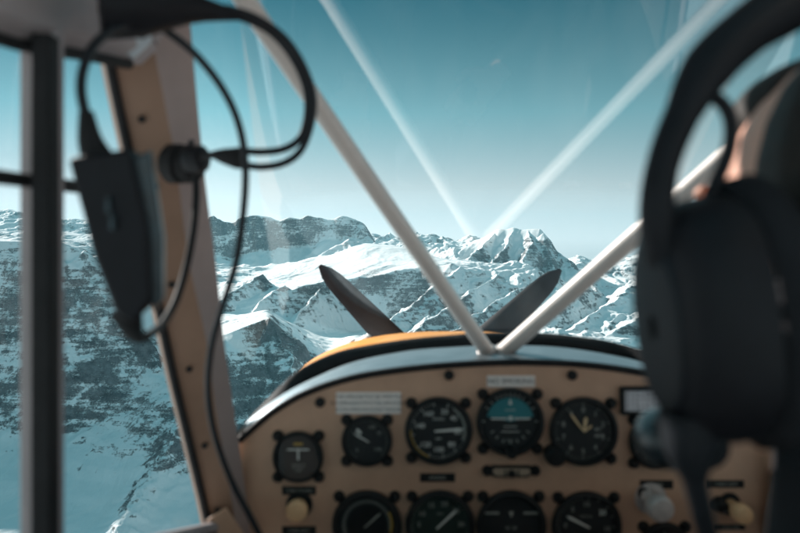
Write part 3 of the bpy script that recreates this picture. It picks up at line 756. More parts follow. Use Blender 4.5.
# ------------------------------------------------------------------ instruments (parts of the aircraft, pieces below them)
def gauge(px_, py_, rp, label, kind, ears=True):
    c = P(px_, py_, PY); r = rp * PY / F; f = Vector((0, -1, 0))
    b = MB()
    b.lathe([(r * .98, .0), (r, .004), (r * .98, .0085), (r * .90, .0105), (r * .865, .0095), (r * .855, .002), (r * .855, .0008), (0, .0006)], c, seg=56)
    offs = []
    if ears:
        for sx in (-1, 1):
            for sz in (-1, 1):
                if kind == 'altimeter' and sx < 0 and sz < 0: continue
                e = c + Vector((sx, 0, sz)) * (r * .80); offs.append(e)
                b.lathe([(0, .005), (.0055, .005), (.0068, .003), (.0068, 0)], e, seg=20)
    g = b.build('instrument_gauge', M_BLK, PLANE, c, smooth=40, label=label)
    for e in offs:
        MB().lathe([(0, .0105), (.0032, .0105), (.0048, .008), (.0050, .004)], e, seg=16).build('mounting_screw', M_BLK, g, e)
    def flat(name, m, mb): mb.build(name, m, g, c, smooth=20)
    def disc(rad, h, a0=0, a1=360, r0=0.0, mb=None):
        mb = mb or MB(); n = max(4, int(abs(a1 - a0) / 6)); A = [R(a0 + (a1 - a0) * k / n) for k in range(n + 1)]
        vi = [c + f * h + Vector((math.sin(t) * r0, 0, math.cos(t) * r0)) for t in A]; vo = [c + f * h + Vector((math.sin(t) * rad, 0, math.cos(t) * rad)) for t in A]
        return mb.add(vi + vo, [(k, k + 1, k + 2 + n, k + 1 + n) for k in range(n)])
    def tick(mb, ang, ra, rb, wd, h=.0019):
        t = R(ang); u = Vector((math.sin(t), 0, math.cos(t))); v = Vector((math.cos(t), 0, -math.sin(t)))
        o = c + f * h
        mb.add([o + u * ra - v * wd, o + u * ra + v * wd, o + u * rb + v * wd, o + u * rb - v * wd], [(0, 1, 2, 3)]); return mb
    def needle(ang, tail, tip, wd, m=M_WHT, h=.0046, pointed=True):
        t = R(ang); u = Vector((math.sin(t), 0, math.cos(t))); v = Vector((math.cos(t), 0, -math.sin(t)))
        mb = MB(); o = c + f * h; q = [o - u * tail - v * wd * .5, o - u * tail + v * wd * .5, o + u * (tip * .8) + v * wd, o + u * tip, o + u * (tip * .8) - v * wd]
        mb.prism(q, [p + f * .0006 for p in q]); mb.build('needle', m, g, c, smooth=20)
    dm = M_DIALG if kind == 'rpm' else M_DIAL
    flat('dial_face', dm, disc(r * .855, .0014))
    mk = MB()
    def nums(items, rad, h): 
        for s_, ang in items:
            t = R(ang); text_geo(mk, s_, c + f * .0019 + Vector((math.sin(t) * rad, 0, math.cos(t) * rad)), h)
    if kind == 'airspeed':
        for k in range(0, 56): tick(mk, 20 + k * 6, r * (.77 if k % 5 else .72), r * .83, .00022 if k % 5 else .0004)
        nums([('40', 52), ('60', 95), ('80', 137), ('100', 180), ('120', 222), ('140', 283), ('160', 328), ('20', 18)], r * .57, .0062)
        text_geo(mk, 'AIRSPEED', c + f * .0019 + Vector((0, 0, r * .33)), .0024); text_geo(mk, 'MPH', c + f * .0019 + Vector((0, 0, -r * .25)), .0024)
        flat('dial_markings', M_WHT, mk); flat('white_arc', M_DIM, disc(r * .80, .0024, 35, 110, r * .74)); flat('yellow_arc', M_YEL, disc(r * .84, .0022, 200, 270, r * .80))
        needle(86, r * .12, r * .76, .0017)
    elif kind == 'attitude':
        flat('sky_half', M_TEAL, disc(r * .70, .0022, -78, 78))
        for a_ in (-90, -60, -45, -30, -20, -10, 0, 10, 20, 30, 45, 60, 90): tick(mk, a_, r * .74, r * .82, .0004)
        mk.box((-.0235, -.0006, -.0007), (-.004, 0, .0009), Matrix.Translation(c + f * .0052 + Vector((0, 0, .004)))); mk.box((.004, -.0006, -.0007), (.0235, 0, .0009), Matrix.Translation(c + f * .0052 + Vector((0, 0, .004))))
        mk.box((-.0022, -.0006, -.0022), (.0022, 0, .0022), Matrix.Translation(c + f * .0052 + Vector((0, 0, .0045)))) 
        mk.add([c + f * .003 + Vector(q) for q in ((-.0022, 0, r * .50), (.0022, 0, r * .50), (0, 0, r * .68))], [(0, 1, 2)])
        for z_, w__ in ((-.006, .008), (-.012, .011), (.014, .006)): mk.box((-w__, -.0003, -.0003), (w__, 0, .0003), Matrix.Translation(c + f * .003 + Vector((0, 0, z_))))
        flat('dial_markings', M_WHT, mk)
        m2 = MB(); text_geo(m2, 'PULL', c + f * .003 + Vector((0, 0, -r * .55)), .0028); 
        for a_ in range(120, 241, 20): tick(m2, a_, r * .55, r * .66, .0006, .003)
        flat('lower_markings', M_DIM, m2)
        kb = c + Vector((0, 0, -r * .86)); MB().lathe([(0, .018), (.006, .018), (.0075, .012), (.007, .006)], kb, seg=20).build('caging_knob', M_BLK, g, kb)
    elif kind == 'altimeter':
        for k in range(50): tick(mk, k * 7.2, r * (.77 if k % 5 else .73), r * .83, .0002 if k % 5 else .0004)
        nums([(str(k), k * 36) for k in range(10)], r * .60, .0064)
        flat('dial_markings', M_DIM, mk)
        m2 = MB(); text_geo(m2, 'ALT', c + f * .002 + Vector((r * .42, 0, .002)), .003); text_geo(m2, '1013', c + f * .002 + Vector((r * .44, 0, -.006)), .0036); flat('setting_window', M_WHT, m2)
        needle(323, .0, r * .66, .0016, M_CREAM, .0048); needle(8, .0, r * .44, .0024, M_CREAM, .0058); needle(50, .0, r * .30, .0014, M_CREAM, .0068)
        kb = c + Vector((-r * .86, 0, -r * .66)); MB().lathe([(0, .022), (.009, .022), (.0115, .018), (.0125, .006), (.0125, 0)], kb, seg=28).build('setting_knob', M_BLK, g, kb)
    elif kind == 'turn':
        mk.box((-.0010, -.0006, -.010), (.0010, 0, .004), Matrix.Translation(c + f * .003 + Vector((0, 0, r * .20))))
        mk.box((-.013, -.0006, -.0008), (.013, 0, .0008), Matrix.Translation(c + f * .003 + Vector((0, 0, r * .28))))
        flat('dial_markings', M_WHT, mk); m2 = MB().box((-.0055, -.0006, -.0014), (.0055, 0, .0014), Matrix.Translation(c + f * .003 + Vector((0, 0, r * .50)))); flat('index_mark', M_YEL, m2)
        m3 = MB()
        for z_, w_ in ((-.010, .010), (-.0135, .0085), (-.017, .0065)): text_geo(m3, 'TURN RATE' if z_ == -.010 else ('2 MIN' if z_ < -.015 else 'NO PITCH'), c + f * .003 + Vector((0, 0, z_)), .0022)
        flat('lower_markings', M_DIM, m3)
    elif kind == 'oil':
        nums([('0', 225), ('50', 300), ('100', 20), ('75', 60), ('150', 130)], r * .55, .0042)
        for k in range(24): tick(mk, 215 + k * 12, r * .74, r * .82, .0003)
        flat('dial_markings', M_DIM, mk); m2 = MB(); tick(m2, 318, r * .35, r * .60, .0016, .0024); flat('dial_mark', M_WHT, m2); needle(300, .003, r * .55, .0010)
    elif kind == 'turn_slip':
        for k in range(36): tick(mk, 250 + k * 6, r * .62, r * .70, .0005)
        flat('dial_markings', M_DIM, mk); flat('inner_disc', M_BLK, disc(r * .55, .0026))
        flat('yellow_arc', M_YEL, disc(r * .74, .0022, 60, 110, r * .68)); needle(48, .004, r * .55, .0010, M_DIM, .0050)
    elif kind == 'rpm':
        nums([('5', 270), ('10', 300), ('15', 335), ('20', 12), ('25', 50), ('30', 90), ('35', 130), ('0', 230)], r * .60, .0060)
        for k in range(40): tick(mk, 225 + k * 7, r * .77, r * .83, .0003)
        text_geo(mk, 'RPM', c + f * .0019 + Vector((0, 0, r * .30)), .0026)
        flat('dial_markings', M_DIM, mk); needle(47, .006, r * .66, .0015, M_WHT)
    elif kind == 'direction':
        for a_ in (-1, 1): mk.box((-.0085, -.0005, -.0012), (.0085, 0, .0012), Matrix.Translation(c + f * .003 + Vector((a_ * r * .55, 0, r * .34))))
        mk.add([c + f * .003 + Vector(q) for q in ((-.003, 0, r * .38), (.003, 0, r * .38), (0, 0, r * .20))], [(0, 1, 2)])
        text_geo(mk, 'N  33', c + f * .003 + Vector((0, 0, -.004)), .004); flat('dial_markings', M_DIM, mk)
    elif kind == 'climb':
        for k in range(-10, 11): tick(mk, 270 + k * 8, r * .76, r * .83, .0004)
        for k in range(8): tick(mk, 5 + k * 22, r * .76, r * .83, .0004)
        nums([('0', 270), ('5', 320), ('10', 0), ('20', 50), ('5', 220), ('15', 100)], r * .60, .0060)
        text_geo(mk, 'VERTICAL', c + f * .0019 + Vector((0, 0, r * .26)), .0024); flat('dial_markings', M_DIM, mk)
        m2 = MB(); text_geo(m2, '20', c + f * .0022 + Vector((r * .46, 0, r * .36)), .006); flat('large_number', M_WHT, m2)
        needle(297, .004, r * .66, .0016)
    elif kind == 'clock':
        nums([('12', 0), ('3', 90), ('6', 180), ('9', 270)], r * .6, .006); [tick(mk, k * 30, r * .74, r * .82, .0004) for k in range(12)]; flat('dial_markings', M_DIM, mk); needle(60, .002, r * .6, .001); needle(200, .002, r * .4, .0014)
    elif kind == 'small':
        nums([('0', 300), ('5', 0), ('10', 60)], r * .55, .004); flat('dial_markings', M_DIM, mk); needle(330, .002, r * .6, .0009)
    disc(r * .86, .0088, mb=(lm := MB())); lm.build('dial_glass', M_LENS, g, c, smooth=20)
    return g
gauge(298.5, 456, 25.5, 'small round gauge at the far left with a yellow index mark', 'turn')
gauge(367, 440, 25.5, 'small round gauge under the long white placard', 'oil')
gauge(438.5, 430, 34, 'airspeed gauge with white numbers and its needle pointing right', 'airspeed')
gauge(510, 421, 34, 'attitude gauge with a teal upper half', 'attitude')
gauge(583, 430.5, 34.5, 'altimeter with cream hands and a black knob at its lower left', 'altimeter')
gauge(655, 441, 27, 'small round gauge behind the headset microphone', 'clock')
gauge(367, 524, 35, 'large dark gauge at the lower left with a yellow arc', 'turn_slip')
gauge(440, 524, 35, 'green-rimmed gauge with a pale needle pointing up to the right', 'rpm')
gauge(511, 524, 35, 'dark direction gauge with two pale bars', 'direction')
gauge(586, 525, 35, 'climb gauge with a pale needle pointing up to the left', 'climb')
gauge(664, 547, 26, 'round black gauge below the silver knob', 'small')

# slip ball
c = P(511, 472, PY); f = Vector((0, -1, 0))
def pill(cx_, hw, hh, h0, h1):
    mb = MB(); n = 12; ring = []
    for k in range(n + 1): a = -math.pi / 2 + math.pi * k / n; ring.append(Vector((hw - hh + hh * math.cos(a), 0, hh * math.sin(a))))
    for k in range(n + 1): a = math.pi / 2 + math.pi * k / n; ring.append(Vector((-hw + hh + hh * math.cos(a), 0, hh * math.sin(a))))
    ring = [cx_ + v + Vector((0, 0, 5.0 * (v.x ** 2))) for v in ring]
    return mb.prism([v + f * h0 for v in ring], [v + f * h1 for v in ring])
sb = pill(c, .026, .0068, 0, .004).build('slip_indicator', M_BLK, PLANE, c, label='curved glass slip tube with a black ball below the attitude gauge')
pill(c, .0225, .0042, .004, .0065).build('tube_glass', mat('slip tube fluid', (.42, .32, .24), .15), sb, smooth=50)
MB().ell(c + f * .0075, (.0048, .0035, .0048)).build('ball', M_BLK, sb)
for dx in (-.008, .008): MB().box((-.0006, -.008, -.0048), (.0006, -.0062, .0048), Matrix.Translation(c + Vector((dx, 0, 0)))).build('lubber_line', M_BLK, sb)
for dx in (-.029, .029):
    e = c + Vector((dx, 0, .0025)); MB().lathe([(0, .008), (.004, .008), (.0062, .005), (.0062, 0)], e, seg=18).build('mounting_screw', M_BLK, sb, e)

def placard(px0, py0, px1, py1, lines, m, ink, h, name='placard', label=None, rim=None):
    a = P(px0, py1, PY - .0012); b = P(px1, py0, PY - .0002)
    o = MB().box((min(a.x, b.x), PY - .0014, a.z), (max(a.x, b.x), PY - .0002, b.z)).build(name, m, PLANE, (a + b) / 2, bevel=.0006, label=label)
    mb = MB()
    if lines:
        n = len(lines); zc = (a.z + b.z) / 2; st_ = (b.z - a.z) / (n + .35)
        for i, s_ in enumerate(lines): text_geo(mb, s_, ((a.x + b.x) / 2, PY - .0018, zc + st_ * ((n - 1) / 2 - i)), h)
        mb.build('lettering', ink, o, (a + b) / 2, smooth=20)
    return o
placard(336, 392, 401, 414, ['THIS AIRPLANE MUST BE OPERATED', 'IN COMPLIANCE WITH THE LIMITATIONS', 'IN THE APPROVED FLIGHT MANUAL'], M_PLAC, M_INK, .0034, label='long white placard with three lines of small print')
placard(487, 375.5, 535, 387, ['NO SMOKING'], M_PLAC, M_INK, .0062, label='white placard above the attitude gauge')
for x0, y0, x1, y1, s_ in ((282, 486, 316, 495, 'TURN COORD'), (282, 526, 316, 535, 'CARB HEAT'), (420, 473, 455, 482, 'AIRSPEED'), (640, 480, 673, 489, 'PRIMER'), (708, 480, 744, 488, 'CABIN HEAT'), (716, 524, 745, 530, 'PULL ON')):
    placard(x0, y0, x1, y1, [s_], M_BLK, M_DIM, .0034, name='label_plate')
# correction card in its black frame
a = P(620, 414, PY); b = P(664, 386, PY); cc = (a + b) / 2
cf = MB()
for lo, hi in (((a.x, a.z), (b.x, a.z + .004)), ((a.x, b.z - .004), (b.x, b.z)), ((a.x, a.z + .004), (a.x + .004, b.z - .004)), ((b.x - .004, a.z + .004), (b.x, b.z - .004))): cf.box((lo[0], PY - .008, lo[1]), (hi[0], PY, hi[1]))
fr = cf.build('card_holder', M_BLK, PLANE, cc, bevel=.001, label='black framed white correction card')
MB().box((a.x + .003, PY - .003, a.z + .003), (b.x - .003, PY - .001, b.z - .003)).build('card', mat('card paper', (.80, .80, .84), .5), fr, cc)
gl_ = MB(); w0 = b.x - a.x - .01; h0 = b.z - a.z - .01
for k in range(5): gl_.box((a.x + .005, PY - .0036, a.z + .006 + k * h0 / 4.3), (b.x - .005, PY - .0031, a.z + .0066 + k * h0 / 4.3))
for k in range(4): gl_.box((a.x + .008 + k * w0 / 3.6, PY - .0040, a.z + .005), (a.x + .0087 + k * w0 / 3.6, PY - .0034, b.z - .005))
for i in range(3):
    for j in range(4): text_geo(gl_, ('N', '30', '60', 'E', '120', '150', 'S', '210', '240', 'W', '300', '330')[i * 4 + j], (a.x + .0145 + i * w0 / 3.6, PY - .0042, b.z - .0085 - j * h0 / 4.3), .0030)
gl_.build('card_print', mat('card print', (.25, .22, .26), .7), fr, cc, smooth=20)
# knobs
def knob(px_, py_, rp, h, m, label, base=M_BLK):
    c = P(px_, py_, PY - h); c = P(px_, py_, PY - h); r = rp * (PY - h) / F
    c0 = Vector((c.x, PY, c.z))
    o = MB().lathe([(r * .62, 0), (r * .62, h * .45), (r * .95, h * .55), (r, h * .7), (r * .96, h * .9), (r * .8, h), (0, h * 1.03)], c0, seg=32).build('push_knob', m, PLANE, c0, smooth=50, label=label)
    MB().lathe([(r * 1.25, 0), (r * 1.2, .003), (r * .7, .0036)], c0, seg=28).build('collar', base, o, c0)
knob(296, 513, 11, .030, M_KNOB, 'round cream knob at the lower left of the panel')
knob(663, 511, 13.5, .045, M_CHR, 'round silver knob under the microphone', M_CHR)
knob(650, 499, 7, .020, M_CHR, 'smaller silver knob behind the large one')
knob(746, 517, 9.5, .045, M_KNOB, 'small cream knob at the lower right of the panel')
knob(724, 508, 6.5, .015, M_BLK, 'small black knob beside the cream one')

# ------------------------------------------------------------------ pilot
HC = Vector((0.261, 0.428, 0.000))
yaw = R(9); HR = Matrix.Rotation(yaw, 4, 'Z') @ Matrix.Rotation(R(-6), 4, 'X')
def H(x, y, z): return HC + HR @ Vector((x, y, z))
pn_ = empty('person', (0.24, 0.30, -0.80), 'dark-haired pilot in a black jacket, seen from behind in the front seat', 'person')
bd = MB()
bd.ell(HC, (.077, .095, .105), HR.to_3x3()); bd.ell(H(0, -.012, .018), (.079, .097, .092), HR.to_3x3()); bd.ell(H(0, .040, -.050), (.058, .052, .068), HR.to_3x3())
bd.ell(H(0, .075, -.085), (.028, .022, .024), HR.to_3x3())                    # chin
bd.tube([H(0, .092, .030), H(0, .108, .004), H(0, .118, -.018), H(0, .100, -.028)], [.008, .010, .013, .008], 10)   # nose
for s_ in (-1, 1):
    bd.ell(H(s_ * .078, -.005, -.005), (.008, .018, .032), HR.to_3x3())                 # ear
    bd.ell(H(s_ * .030, .090, .022), (.013, .008, .009), HR.to_3x3()); bd.ell(H(s_ * .045, .065, -.02), (.022, .02, .022), HR.to_3x3())
    bd.tube([H(s_ * .012, .098, .040), H(s_ * .035, .096, .044), H(s_ * .055, .080, .038)], .006, 8)
bd.tube([H(-.022, .098, -.052), H(0, .104, -.050), H(.022, .098, -.052)], [.004, .008, .004], 8)
NB = Vector((.245, .375, -.24)); CH = Vector((.235, .34, -.38))
bd.tube([H(0, -.02, -.05), H(0, -.025, -.11), NB, CH], [.058, .056, .066, .10], 20)
# torso and limbs under the clothes, hands bare
PEL = Vector((.215, .28, -.72))
bd.tube([CH, Vector((.225, .31, -.55)), PEL], [.12, .12, .13], 20)
def arm(sh, el, wr): 
    bd.tube([NB + Vector((0, -.01, -.03)), sh, el, wr], [.05, .048, .038, .026], 14)
SHL, ELL, WRL = Vector((.055, .36, -.285)), Vector((-.06, .44, -.52)), Vector((-.09, .66, -.47))
SHR, ELR, WRR = Vector((.405, .36, -.285)), Vector((.36, .42, -.55)), Vector((.20, .62, -.52))
arm(SHL, ELL, WRL); arm(SHR, ELR, WRR)
def hand(wr, tgt, up, curl):
    d = (tgt - wr).normalized(); side = d.cross(up).normalized(); n_ = side.cross(d)
    palm = wr + d * .05
    bd.tube([wr, wr + d * .03, wr + d * .08], [.024, .032, .030], 14, flat=.62, up=n_)
    for k, (ln, off) in enumerate(((.070, -.030), (.078, -.010), (.074, .010), (.060, .029))):
        b0 = wr + d * .075 + side * off; p1 = b0 + d * ln * .42; p2 = p1 + (d * .5 - n_ * curl) * ln * .40; p3 = p2 + (-d * .2 - n_ * curl) * ln * .30
        bd.tube([b0, p1, p2, p3], [.0092, .0088, .0080, .0068], 9)
    t0 = wr + d * .025 - side * .026; t1 = t0 + (d * .6 - side * .6) * .035; t2 = t1 + (d * .8 - n_ * .5) * .030
    bd.tube([t0, t1, t2], [.012, .010, .008], 9)
hand(WRR, Vector((.145, .685, -.50)), Vector((.3, -.2, 1)), .9)
hand(WRL, Vector((-.10, .80, -.48)), Vector((0, -.2, 1)), .8)
body = bd.build('body', M_SKIN, pn_, HC, smooth=180, remesh=.0035, lap=4)
# hair: a cap over the back and top, cut clear of the face
hb = MB(); hb.ell(H(.003, -.041, .017), (.088, .084, .100), HR.to_3x3()); hb.ell(H(0.004, -.050, -.035), (.070, .060, .080), HR.to_3x3()); hb.ell(H(.006, .020, .074), (.066, .070, .038), HR.to_3x3())
for k in range(90):
    u = random.uniform(-1, 1); a = random.uniform(0, 6.28)
    v = Vector((math.cos(a) * math.sqrt(1 - u * u) * .083 + .006, -abs(math.sin(a)) * math.sqrt(1 - u * u) * .082 - .041, u * .088 + .013))
    p = H(*v); q = H(v.x * 1.04, v.y * 1.05, v.z - .035)
    hb.tube([p, (p + q) / 2 + Vector((0, -.003, 0)), q], [.007, .006, .002], 6)
hb.build('hair', M_HAIR, pn_, HC, smooth=180, remesh=.003, lap=1)
for s_ in (-1, 1):
    e = H(s_ * .030, .0925, .022); MB().ell(e, (.010, .007, .007), HR.to_3x3()).build('eye', M_WHT, pn_, e)
ng = MB(); ng.ell(H(.004, -.008, -.042), (.086, .104, .072), HR.to_3x3()); ng.tube([H(0, -.015, -.05), H(0, -.025, -.11), H(0, -.03, -.17)], [.080, .072, .082], 20)
ng.build('neck_gaiter', M_JACK, pn_, H(0, -.02, -.1), smooth=180, remesh=.004, lap=3)
# jacket with a stand-up collar
jb = MB()
jb.tube([Vector((.225, .29, -.76)), Vector((.227, .31, -.55)), CH, Vector((.24, .36, -.30)), Vector((.245, .37, -.25))], [.165, .160, .165, .13, .085], 24)
jb.tube([H(0, -.03, -.125), NB + Vector((0, 0, .03)), NB + Vector((0, -.005, -.05))], [.068, .075, .10], 24)
for sh_, el_, wr_ in ((SHL, ELL, WRL), (SHR, ELR, WRR)):
    jb.tube([Vector((.24, .355, -.31)), sh_, (sh_ + el_) / 2, el_, (el_ + wr_) / 2, wr_ + (el_ - wr_) * .06], [.085, .072, .062, .056, .048, .038], 16)
jb.build('jacket', M_JACK, pn_, NB, smooth=180, remesh=.006, lap=3)
tb = MB(); tb.ell(PEL + Vector((0, 0, -.02)), (.17, .14, .11))
for sx in (-1, 1):
    tb.tube([PEL + Vector((sx * .08, 0, -.01)), Vector((CX + .06 + sx * .14, .72, -.66)), Vector((CX + .04 + sx * .12, .98, -.93))], [.085, .062, .045], 16)
tb.build('trousers', M_TROU, pn_, PEL, smooth=180, remesh=.007, lap=2)
for sx in (-1, 1):
    a = Vector((CX + .04 + sx * .12, .97, -.95)); MB().tube([a + Vector((0, -.05, -.01)), a, a + Vector((0, .09, -.015)), a + Vector((0, .15, -.02))], [.034, .042, .040, .028], 14, flat=.8).build('shoe', M_RUB, pn_, a, smooth=180)

# ------------------------------------------------------------------ headset on the pilot
hs = empty('headset', P(715, 320, .36), 'large black aviation headset on the pilot, its microphone in front of the panel', 'headset')
cupc = P(716, 318, .355)
CM = Matrix.Rotation(R(10), 3, 'Z') @ Matrix.Rotation(R(-7), 3, 'Y')
cb = MB(); rr = []
for x_, k in ((-.028, .35), (-.0275, .62), (-.024, .82), (-.016, .95), (-.004, 1.0), (.008, .99), (.010, .90)):
    rr.append([cupc + CM @ Vector((x_, .036 * k * math.copysign(abs(math.cos(a)) ** .8, math.cos(a)), .056 * k * math.copysign(abs(math.sin(a)) ** .8, math.sin(a)))) for a in np.linspace(0, 2 * math.pi, 41)[:-1]])
cb.grid(rr, closed=True); cb.add(rr[0], [tuple(range(40))]); cb.add(rr[-1], [tuple(range(40))])
cup = cb.build('ear_cup', M_PLAS, hs, cupc, smooth=50)
pl_ = MB(); rr = []
for x_, k in ((-.0260, .70), (-.0300, .66), (-.0310, .56), (-.0312, .1)):
    rr.append([cupc + CM @ Vector((x_, .030 * k * math.copysign(abs(math.cos(a)) ** .8, math.cos(a)), .056 * k * math.copysign(abs(math.sin(a)) ** .8, math.sin(a)))) for a in np.linspace(0, 2 * math.pi, 41)[:-1]])
pl_.grid(rr, closed=True); pl_.build('cup_sheen_plate', mat('cup sheen plastic', (.013, .015, .019), .5, var=.3, vscale=60, spec=.2), cup, cupc, smooth=50)  # added plate, its bluish tone stands for the sheen on the cup
for dz in (-.047, .047):
    e_ = cupc + CM @ Vector((-.0225, 0, dz)); MB().lathe([(0, .004), (.003, .004), (.004, 0)], e_, axis=(-1, 0, 0), seg=14).build('cup_screw', M_CHR, cup, e_)
cu2 = MB(); rr = []
for x_, k in ((.010, .98), (.014, 1.08), (.024, 1.10), (.032, 1.0), (.034, .8)):
    rr.append([cupc + CM @ Vector((x_, .036 * k * math.cos(a), .058 * k * math.sin(a))) for a in np.linspace(0, 2 * math.pi, 41)[:-1]])
cu2.grid(rr, closed=True); cu2.build('ear_cushion', M_JACK, cup, smooth=80)
cR = mir(cupc) ; cR = Vector((2 * HC.x - cupc.x + .02, HC.y + .05, cupc.z + .02))
MB().ell(cR, (.030, .040, .058)).build('ear_cup', M_PLAS, hs, cR)
band = [P(664, 262, .345), P(657, 215, .342), P(663, 165, .342), P(682, 115, .345), P(708, 68, .350), P(748, 30, .36), P(800, -4, .38), P(860, -50, .40), P(930, -50, .43), P(1000, 0, .46), P(1050, 80, .475), P(1060, 180, .475)]
MB().tube(band, [.0085, .0080, .0074, .0080, .0115, .0120, .0150, .0150, .0150, .0130, .010, .009], 14, smooth=6, flat=1.0).build('headband', M_PLAS, hs, band[5], smooth=80)
yk = [P(684, 88, .350), P(703, 92, .350), P(722, 103, .350), P(731, 122, .350), P(729, 150, .352), P(715, 185, .355), P(700, 215, .357)]
MB().tube(yk, .0034, 10, smooth=5).build('yoke_wire', M_PLAS, hs, yk[2], smooth=80)
bm_ = [P(690, 392, .36), P(676, 410, .37), P(672, 425, .40), P(674, 437, .44), P(678, 444, .47)]
MB().tube(bm_, .0040, 10, smooth=5).build('microphone_boom', M_PLAS, hs, bm_[0], smooth=80)
mc = P(664, 438, .46)
mo = MB().ell(mc, (.0165, .024, .0175)).build('microphone', mat('microphone shell', (.014, .022, .027), .3, var=.4, vscale=50), hs, mc, smooth=80)
MB().tube([mc, P(690, 444, .44), P(706, 446, .40)], [.014, .013, .012], 14, smooth=4).build('microphone_clamp', M_PLAS, hs, P(690, 444, .44), smooth=80)
cbp = [P(694, 415, .35), P(692, 450, .35), P(695, 480, .352), P(702, 512, .36), P(713, 560, .38), P(730, 640, .40)]
MB().tube(cbp, [.016, .012, .0055, .0050, .0050, .0050], 12, smooth=6).build('headset_cable', M_CABLE, hs, cbp[2], smooth=80)

# ------------------------------------------------------------------ things hanging on the left
bx_c = [P(66,158,.46), P(130,148,.46), P(148,232,.465), P(152,300,.47), P(134,324,.47), P(116,316,.47), P(93,258,.465)]
off = [P(104,156,.50), P(141,152,.50), P(157,228,.505), P(160,298,.51), P(138,318,.51), P(126,312,.51), P(112,258,.505)]
ib = MB().prism(bx_c, off)
box_ = ib.build('intercom_box', M_PLAS, None, P(112, 235, .48), bevel=.003)
tag(box_, 'black intercom box hanging on its cable between the side post and the windscreen pillar', 'intercom box')
MB().prism([P(133,158,.468), P(150,150,.472), P(163,236,.476), P(163,300,.48), P(152,312,.48), P(148,232,.475)], [P(135,158,.49), P(152,150,.49), P(165,236,.495), P(165,300,.50), P(154,312,.50), P(150,232,.495)]).build('lit_side_plate', M_BLUEP, box_, P(155, 230, .48), bevel=.0015)  # blue-grey tone stands for light on the right side of the box
for x_, y_ in ((112, 222), (108, 205)): 
    c = P(x_, y_, .461); MB().box((-.0012, -.0015, -.005), (.0012, .003, .005), Matrix.Translation(c)).build('slide_switch', M_BLUEP, box_, c, bevel=.0006)
c = P(92, 279, .465)
MB().tube([P(98,160,.48), P(90,140,.48), P(86,112,.48)], [.010, .0075, .0045], 14, smooth=4).build('strain_relief', M_RUB, box_, P(90, 140, .48), smooth=80)
MB().tube([P(126,312,.49), P(133,330,.485), P(138,338,.48), P(146,338,.48)], [.010, .0065, .0035, .0028], 12, smooth=4).build('cable_outlet', M_RUB, box_, P(133, 330, .48), smooth=80)
hk = MB(); hk.tube([P(100,4,.52), P(140,6,.53), P(175,6,.54), P(205,10,.55), P(240,16,.56)], [.024, .021, .015, .0085, .0035], 16, smooth=4)
hk.ell(P(128, 10, .53), (.020, .015, .014)); hk.tube([P(118,-25,.53), P(125,15,.53)], .016, 14); hk.ell(P(141, 26, .55), (.0065, .006, .009))
tag(hk.build('cable_clamp', M_PLAS, None, P(130, 5, .53), smooth=50), 'black tapering holder under the cabin roof with all the cables hanging from it', 'cable holder')
c1 = [P(86,118,.48), P(81,90,.485), P(84,66,.49), P(95,44,.50), P(113,30,.51), P(132,24,.52), P(143,16,.53)]
tag(MB().tube(c1, .0033, 12, smooth=6).build('black_cable', M_CABLE, None, c1[0], smooth=80), 'short arched cable from the holder down to the hanging intercom box', 'cable', 'cables hanging on the left')
c2 = [P(146,18,.54), P(168,32,.55), P(196,55,.57), P(222,88,.58), P(238,122,.59), P(245,160,.60), P(244,205,.61), P(236,262,.62), P(222,308,.63), P(211,348,.65), P(208,390,.68), P(214,432,.70), P(230,478,.72), P(252,520,.73), P(280,575,.74)]
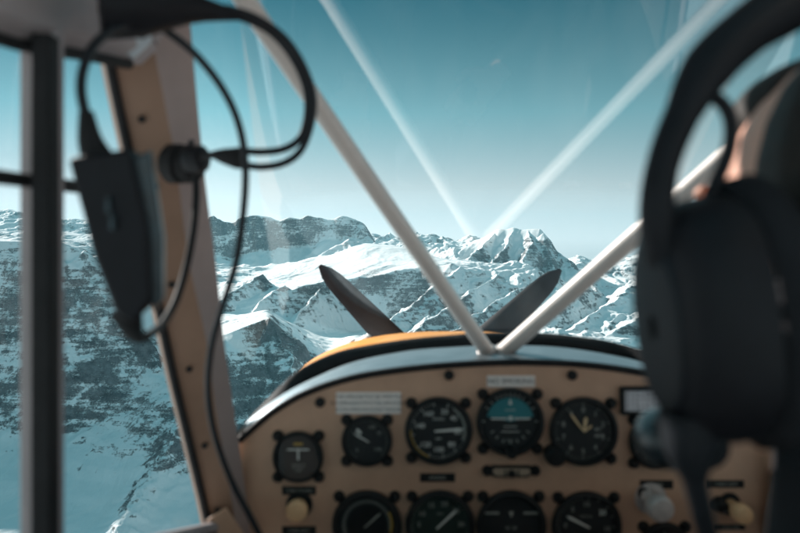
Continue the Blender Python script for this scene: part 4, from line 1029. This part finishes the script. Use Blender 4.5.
tag(MB().tube(c2, .0030, 12, smooth=6).build('black_cable', M_CABLE, None, c2[5], smooth=80), 'long cable running down across the pillar to the bottom left of the panel', 'cable', 'cables hanging on the left')
c3 = [P(196,178,.66), P(196,200,.65), P(193,232,.64), P(186,268,.63), P(176,300,.61), P(164,322,.58), P(152,333,.53), P(146,337,.49)]
tag(MB().tube(c3, [.0032] * 8, 12, smooth=6).build('black_cable', M_RUB, None, c3[3], smooth=80), 'thin cable curving from the pillar plugs to the lower end of the intercom box', 'cable', 'cables hanging on the left')
jk = empty('headset_plug', P(190, 160, .70), 'black plugs on the windscreen pillar with a forked cable looping up', 'plug')
MB().lathe([(0, .014), (.014, .014), (.0165, .011), (.0175, .004), (.0145, .002), (.0145, -.001), (.0178, -.003), (.018, -.014), (.0145, -.018), (0, -.018)], P(184, 164, .70), axis=(.9, -.35, -.05), seg=28).build('plug_housing', M_RUB, jk, P(184, 164, .70), smooth=40)
MB().lathe([(0, .010), (.006, .010), (.0115, .006), (.0125, -.004), (.0105, -.01), (0, -.01)], P(197, 159, .68), axis=(.9, -.35, .05), seg=24).build('plug_body', M_PLAS, jk, P(202, 158, .68), smooth=40)
MB().tube([P(189,150,.685), P(192,140,.683)], .0025, 8).build('contact_pin', M_PLAS, jk, P(190, 145, .685))
MB().tube([P(200,157,.67), P(212,155,.66), P(222,156,.655), P(236,158,.65), P(246,158,.65)], [.0035, .0032, .0062, .0090, .0094], 16, smooth=4, flat=.6, up=(0, 1, 0)).build('cable_fork', M_RUB, jk, P(230, 157, .655), smooth=60)
c4 = [P(244,151,.65), P(262,152,.65), P(284,149,.645), P(300,138,.64), P(307,116,.63), P(306,88,.62), P(293,58,.60), P(272,33,.59), P(246,19,.57), P(220,13,.56)]
MB().tube(c4, .0031, 12, smooth=6).build('upper_cable', M_CABLE, jk, c4[3], smooth=80)
c5 = [P(244,165,.65), P(262,167,.65), P(284,163,.645), P(301,150,.64), P(311,124,.63), P(313,96,.62), P(303,66,.60), P(284,38,.59), P(256,18,.57), P(225,8,.56)]
MB().tube(c5, .0031, 12, smooth=6).build('lower_cable', M_CABLE, jk, c5[3], smooth=80)
